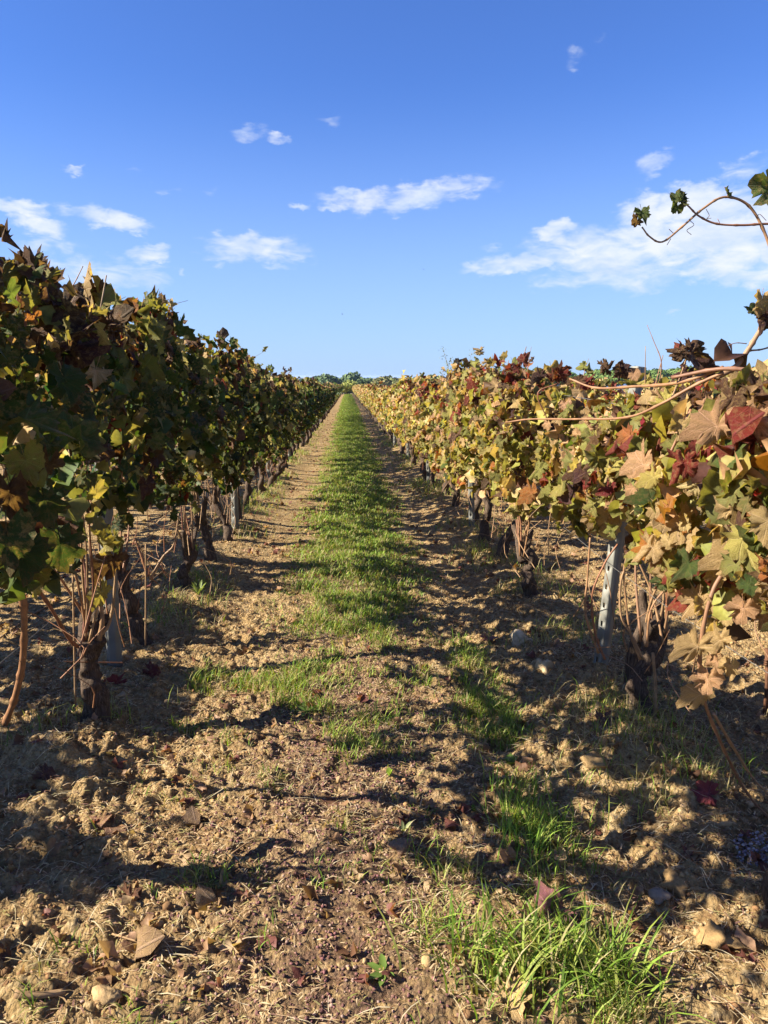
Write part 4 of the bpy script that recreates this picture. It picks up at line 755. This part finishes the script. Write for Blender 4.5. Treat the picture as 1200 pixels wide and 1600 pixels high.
# tall grass tufts that stand out
x = rng.normal(.60, .055, 420); y = rng.normal(2.22, .12, 420)
blades('sunlit_grass_tuft', x, y, rng.uniform(.06, .14, 420), rng.uniform(.003, .005, 420), gcol(420, .05, 1.2), .7, label='bright yellow green grass tuft right of the alley centre')  # sunlight on this tuft is put into brighter blade colours
x = np.r_[rng.normal(.44, .12, 260), rng.normal(.62, .05, 150)]; y = np.r_[rng.normal(1.64, .08, 260), rng.normal(1.60, .05, 150)]
blades('bottom_grass', x, y, rng.uniform(.08, .19, 410), rng.uniform(.0040, .0080, 410), gcol(410, .10, .9), .9, seg=4, label='tall broad bladed grass at the bottom of the picture')

# ------------------------------------------------------------------ far: end bush, young tree, woods, birds
def crown_mesh(name, rx, rz, n, q, cols, seed, flat=0, lobes=9, mat=M_CROWN):
    r = np.random.default_rng(seed); cen = r.normal(0, 1, (lobes, 3)); cen /= np.linalg.norm(cen, axis=1)[:, None]; cen = cen*np.array([rx*.55, rx*.55, rz*.45]); cen[:, 2] = np.abs(cen[:, 2]) if flat else cen[:, 2]; rad = r.uniform(.42, .62, lobes)
    k = r.integers(0, lobes, n); d = r.normal(0, 1, (n, 3)); d /= np.linalg.norm(d, axis=1)[:, None]; P = cen[k]+d*np.array([rx, rx, rz])*rad[k][:, None]*r.uniform(.75, 1.05, (n, 1))
    N = d+r.normal(0, .45, (n, 3)); cols = np.array(cols)*1.9; T = r.normal(0, 1, (n, 3)); Rm = rotm(N, T); v = np.array([(-.5, -.4, 0), (.45, -.5, .1), (.6, .3, 0), (0, .7, .12), (-.55, .35, 0)]); f = np.array([(0, 1, 2), (0, 2, 3), (0, 3, 4)])
    S = q*r.uniform(.6, 1.4, n); Q_ = np.einsum('nij,vj->nvi', Rm, v)*S[:, None, None]+P[:, None, :]; C = np.array(cols)[r.integers(0, len(cols), n)]*r.uniform(.75, 1.25, (n, 1))
    return np_mesh(name, Q_.reshape(-1, 3), (f[None]+(np.arange(n)*5)[:, None, None]).reshape(-1, 3), mat, False, np.repeat(C, 5, 0))
def tree(name, x, y, z, cm, ch, tm, label, cat, group, s=1.0):
    root = empty(name, (x, y, z), label, cat, group, random.random()*6.28); root.scale = (s, s, s*random.uniform(.9, 1.1))
    c = ob('crown', cm, root); c.location.z = ch; ob('trunk', tm, root)
def trunk_m(h, r, seed, forks=3, ch=1.0):
    P = Parts(); v, f = tube(bez([(0, 0, -.5), (r*.4, 0, h*.5), (0, r*.5, h)], 3), np.linspace(r*1.3, r*.7, 7), 7, .2, seed); P.add(v, f)
    for k in range(forks):
        a = k*2.1+seed; v, f = tube([(0, 0, h*.8), (math.cos(a)*ch*.3, math.sin(a)*ch*.3, h+ch*.25), (math.cos(a)*ch*.6, math.sin(a)*ch*.6, h+ch*.5)], np.array([.6, .45, .2])*r, 5); P.add(v, f)
    return P.mesh('trunk', M_TRUNK)
bm_ = crown_mesh('crown', 2.0, 1.22, 2600, .13, [(.16, .19, .04), (.21, .23, .05), (.11, .14, .03), (.26, .25, .07)], 5, lobes=14)
tree('round_bush', -.1, 131, float(slope(131)), bm_, 1.42, trunk_m(.9, .16, 3), 'round olive green bush closing the far end of the grass alley', 'bush', None)
# slender young tree poking above the right row
yt = empty('young_tree', (3.72, 25.2, float(slope(25.2))), 'slender pale green young tree poking up above the right row', 'tree'); P = Parts(); r = np.random.default_rng(4); LP = []
for k in range(9):
    a = r.random()*6.28; hgt = r.uniform(1.6, 2.75); sp = r.uniform(.15, .75); pp = bez([(0, 0, 0), (math.cos(a)*sp*.4, math.sin(a)*sp*.3, hgt*.6), (math.cos(a)*sp, math.sin(a)*sp, hgt)], 5); v, f = tube(pp, np.linspace(.014, .004, len(pp)), 4, cap=False); P.add(v, f)
    for q in pp[3:]: LP += [q+r.normal(0, .06, 3) for _ in range(11)]
ob('stems', P.mesh('stems', M_WOOD), yt); LP = np.array(LP); n = len(LP)
ob('foliage', mass_mesh('foliage', LP, r.normal(0, 1, (n, 3)), r.normal(0, 1, (n, 3)), r.uniform(.02, .04, n), np.array([(.22, .26, .10), (.30, .33, .15), (.16, .2, .07)])[r.integers(0, 3, n)], LEAF_TINY, M_MASS), yt, kind='stuff')
OAK = [crown_mesh('crown', 5.2, 3.8, 900, .85, [(.055, .085, .035), (.075, .11, .045), (.045, .07, .035)], 30+k) for k in range(3)]; OLV = [crown_mesh('crown', 4.2, 3.4, 900, .7, [(.13, .14, .05), (.10, .12, .04), (.17, .15, .06)], 40+k) for k in range(3)]  # bluish oak tints carry distance haze in the colour
PIN = [crown_mesh('crown', 5.6, 4.3, 1500, .75, [(.06, .10, .022), (.085, .13, .03), (.045, .075, .02)], 50+k, flat=1, lobes=12) for k in range(3)]; TT = trunk_m(3.6, .28, 5, 3, 3); TP = trunk_m(6.2, .3, 6, 3, 3)
for k in range(60):
    yy = random.choice([235, 300, 340, 380, 420])+random.uniform(-14, 14); xx = (random.uniform(-.09, .035))*yy
    tree('oak_tree', xx, yy, float(slope(yy)), random.choice(OAK), 5.0, TT, 'dark bluish green tree in the far wood left of the round bush', 'tree', 'dark trees of the far wood', random.uniform(.80, 1.02)*(1 if yy > 250 else .6))
for k in range(30):
    yy = random.choice([230, 270, 310, 350])+random.uniform(-14, 14); xx = random.uniform(.035, .17)*yy
    tree('olive_green_tree', xx, yy, float(slope(yy)), random.choice(OLV), 4.6, TT, 'olive brown tree in the far wood right of the round bush', 'tree', 'olive brown trees of the far wood', random.uniform(.80, 1.05)*yy/290)
for k in range(105):
    yy = random.uniform(225, 330); xx = random.uniform(.18, 1.0)*yy
    tree('pine_tree', xx, yy, float(slope(yy)), random.choice(PIN), 6.6, TP, 'umbrella pine of the far wood showing over the right row', 'tree', 'far umbrella pines', random.uniform(.84, .98)*yy/290)
for k in range(44):
    yy = random.choice([260, 310, 360])+random.uniform(-12, 12); xx = random.uniform(-.95, -.09)*yy
    tree('oak_tree', xx, yy, float(slope(yy)), random.choice(OAK), 5.0, TT, 'dark tree of the far wood hidden behind the left row', 'tree', 'dark trees beyond the left row', random.uniform(.62, .9))
def bird(px, py, Y, s, rz, label):
    p = at(px, py, Y); root = empty('bird', p, label, 'bird', 'small flying birds', rz)
    v, f = tube(bez([(0, -.5, 0), (0, -.2, .02), (0, .15, .02), (0, .42, .05), (0, .55, .04)], 3), np.array([.02, .06, .09, .11, .12, .12, .11, .09, .08, .085, .07, .04, .01]), 8); ob('body', np_mesh('body', v*s, f, M_BIRD), root)
    for q in (-1, 1):
        v = np.array([(q*.06, .18, .05), (q*.45, .30, .22), (q*.95, .05, .12), (q*.5, -.05, .18), (q*.06, -.12, .04), (q*.45, .12, .23)]); f = np.array([(0, 1, 5), (1, 2, 5), (2, 3, 5), (3, 4, 5), (4, 0, 5)]); o = ob('wing', np_mesh('wing', v*s, f, M_BIRD, False), root); o.modifiers.new('thickness', 'SOLIDIFY').thickness = .012*s
bird(662, 421, 38, .10, .3, 'tiny dark bird high in the sky right of centre'); bird(535, 491, 42, .10, 1.3, 'tiny dark bird lower in the sky above the alley')

# ------------------------------------------------------------------ air
hm, ht = new_mat('haze_air'); ho = ht.n.new('ShaderNodeOutputMaterial'); hv = ht.n.new('ShaderNodeVolumePrincipled')
hv.inputs['Color'].default_value = (.52, .70, 1, 1); hv.inputs['Density'].default_value = .00011; hv.inputs['Anisotropy'].default_value = .2
ht.l.new(hv.outputs[0], ho.inputs['Volume'])
V = [(x, y, z) for z in (-28.5, 8) for x, y in ((-20500, -60), (20500, -60), (20500, 20500), (-20500, 20500))]
ob('haze', np_mesh('haze', V, [(3, 2, 1, 0), (4, 5, 6, 7), (0, 1, 5, 4), (1, 2, 6, 5), (2, 3, 7, 6), (3, 0, 4, 7)], hm, False), kind='stuff', label='thin pale air over the far fields and woods')
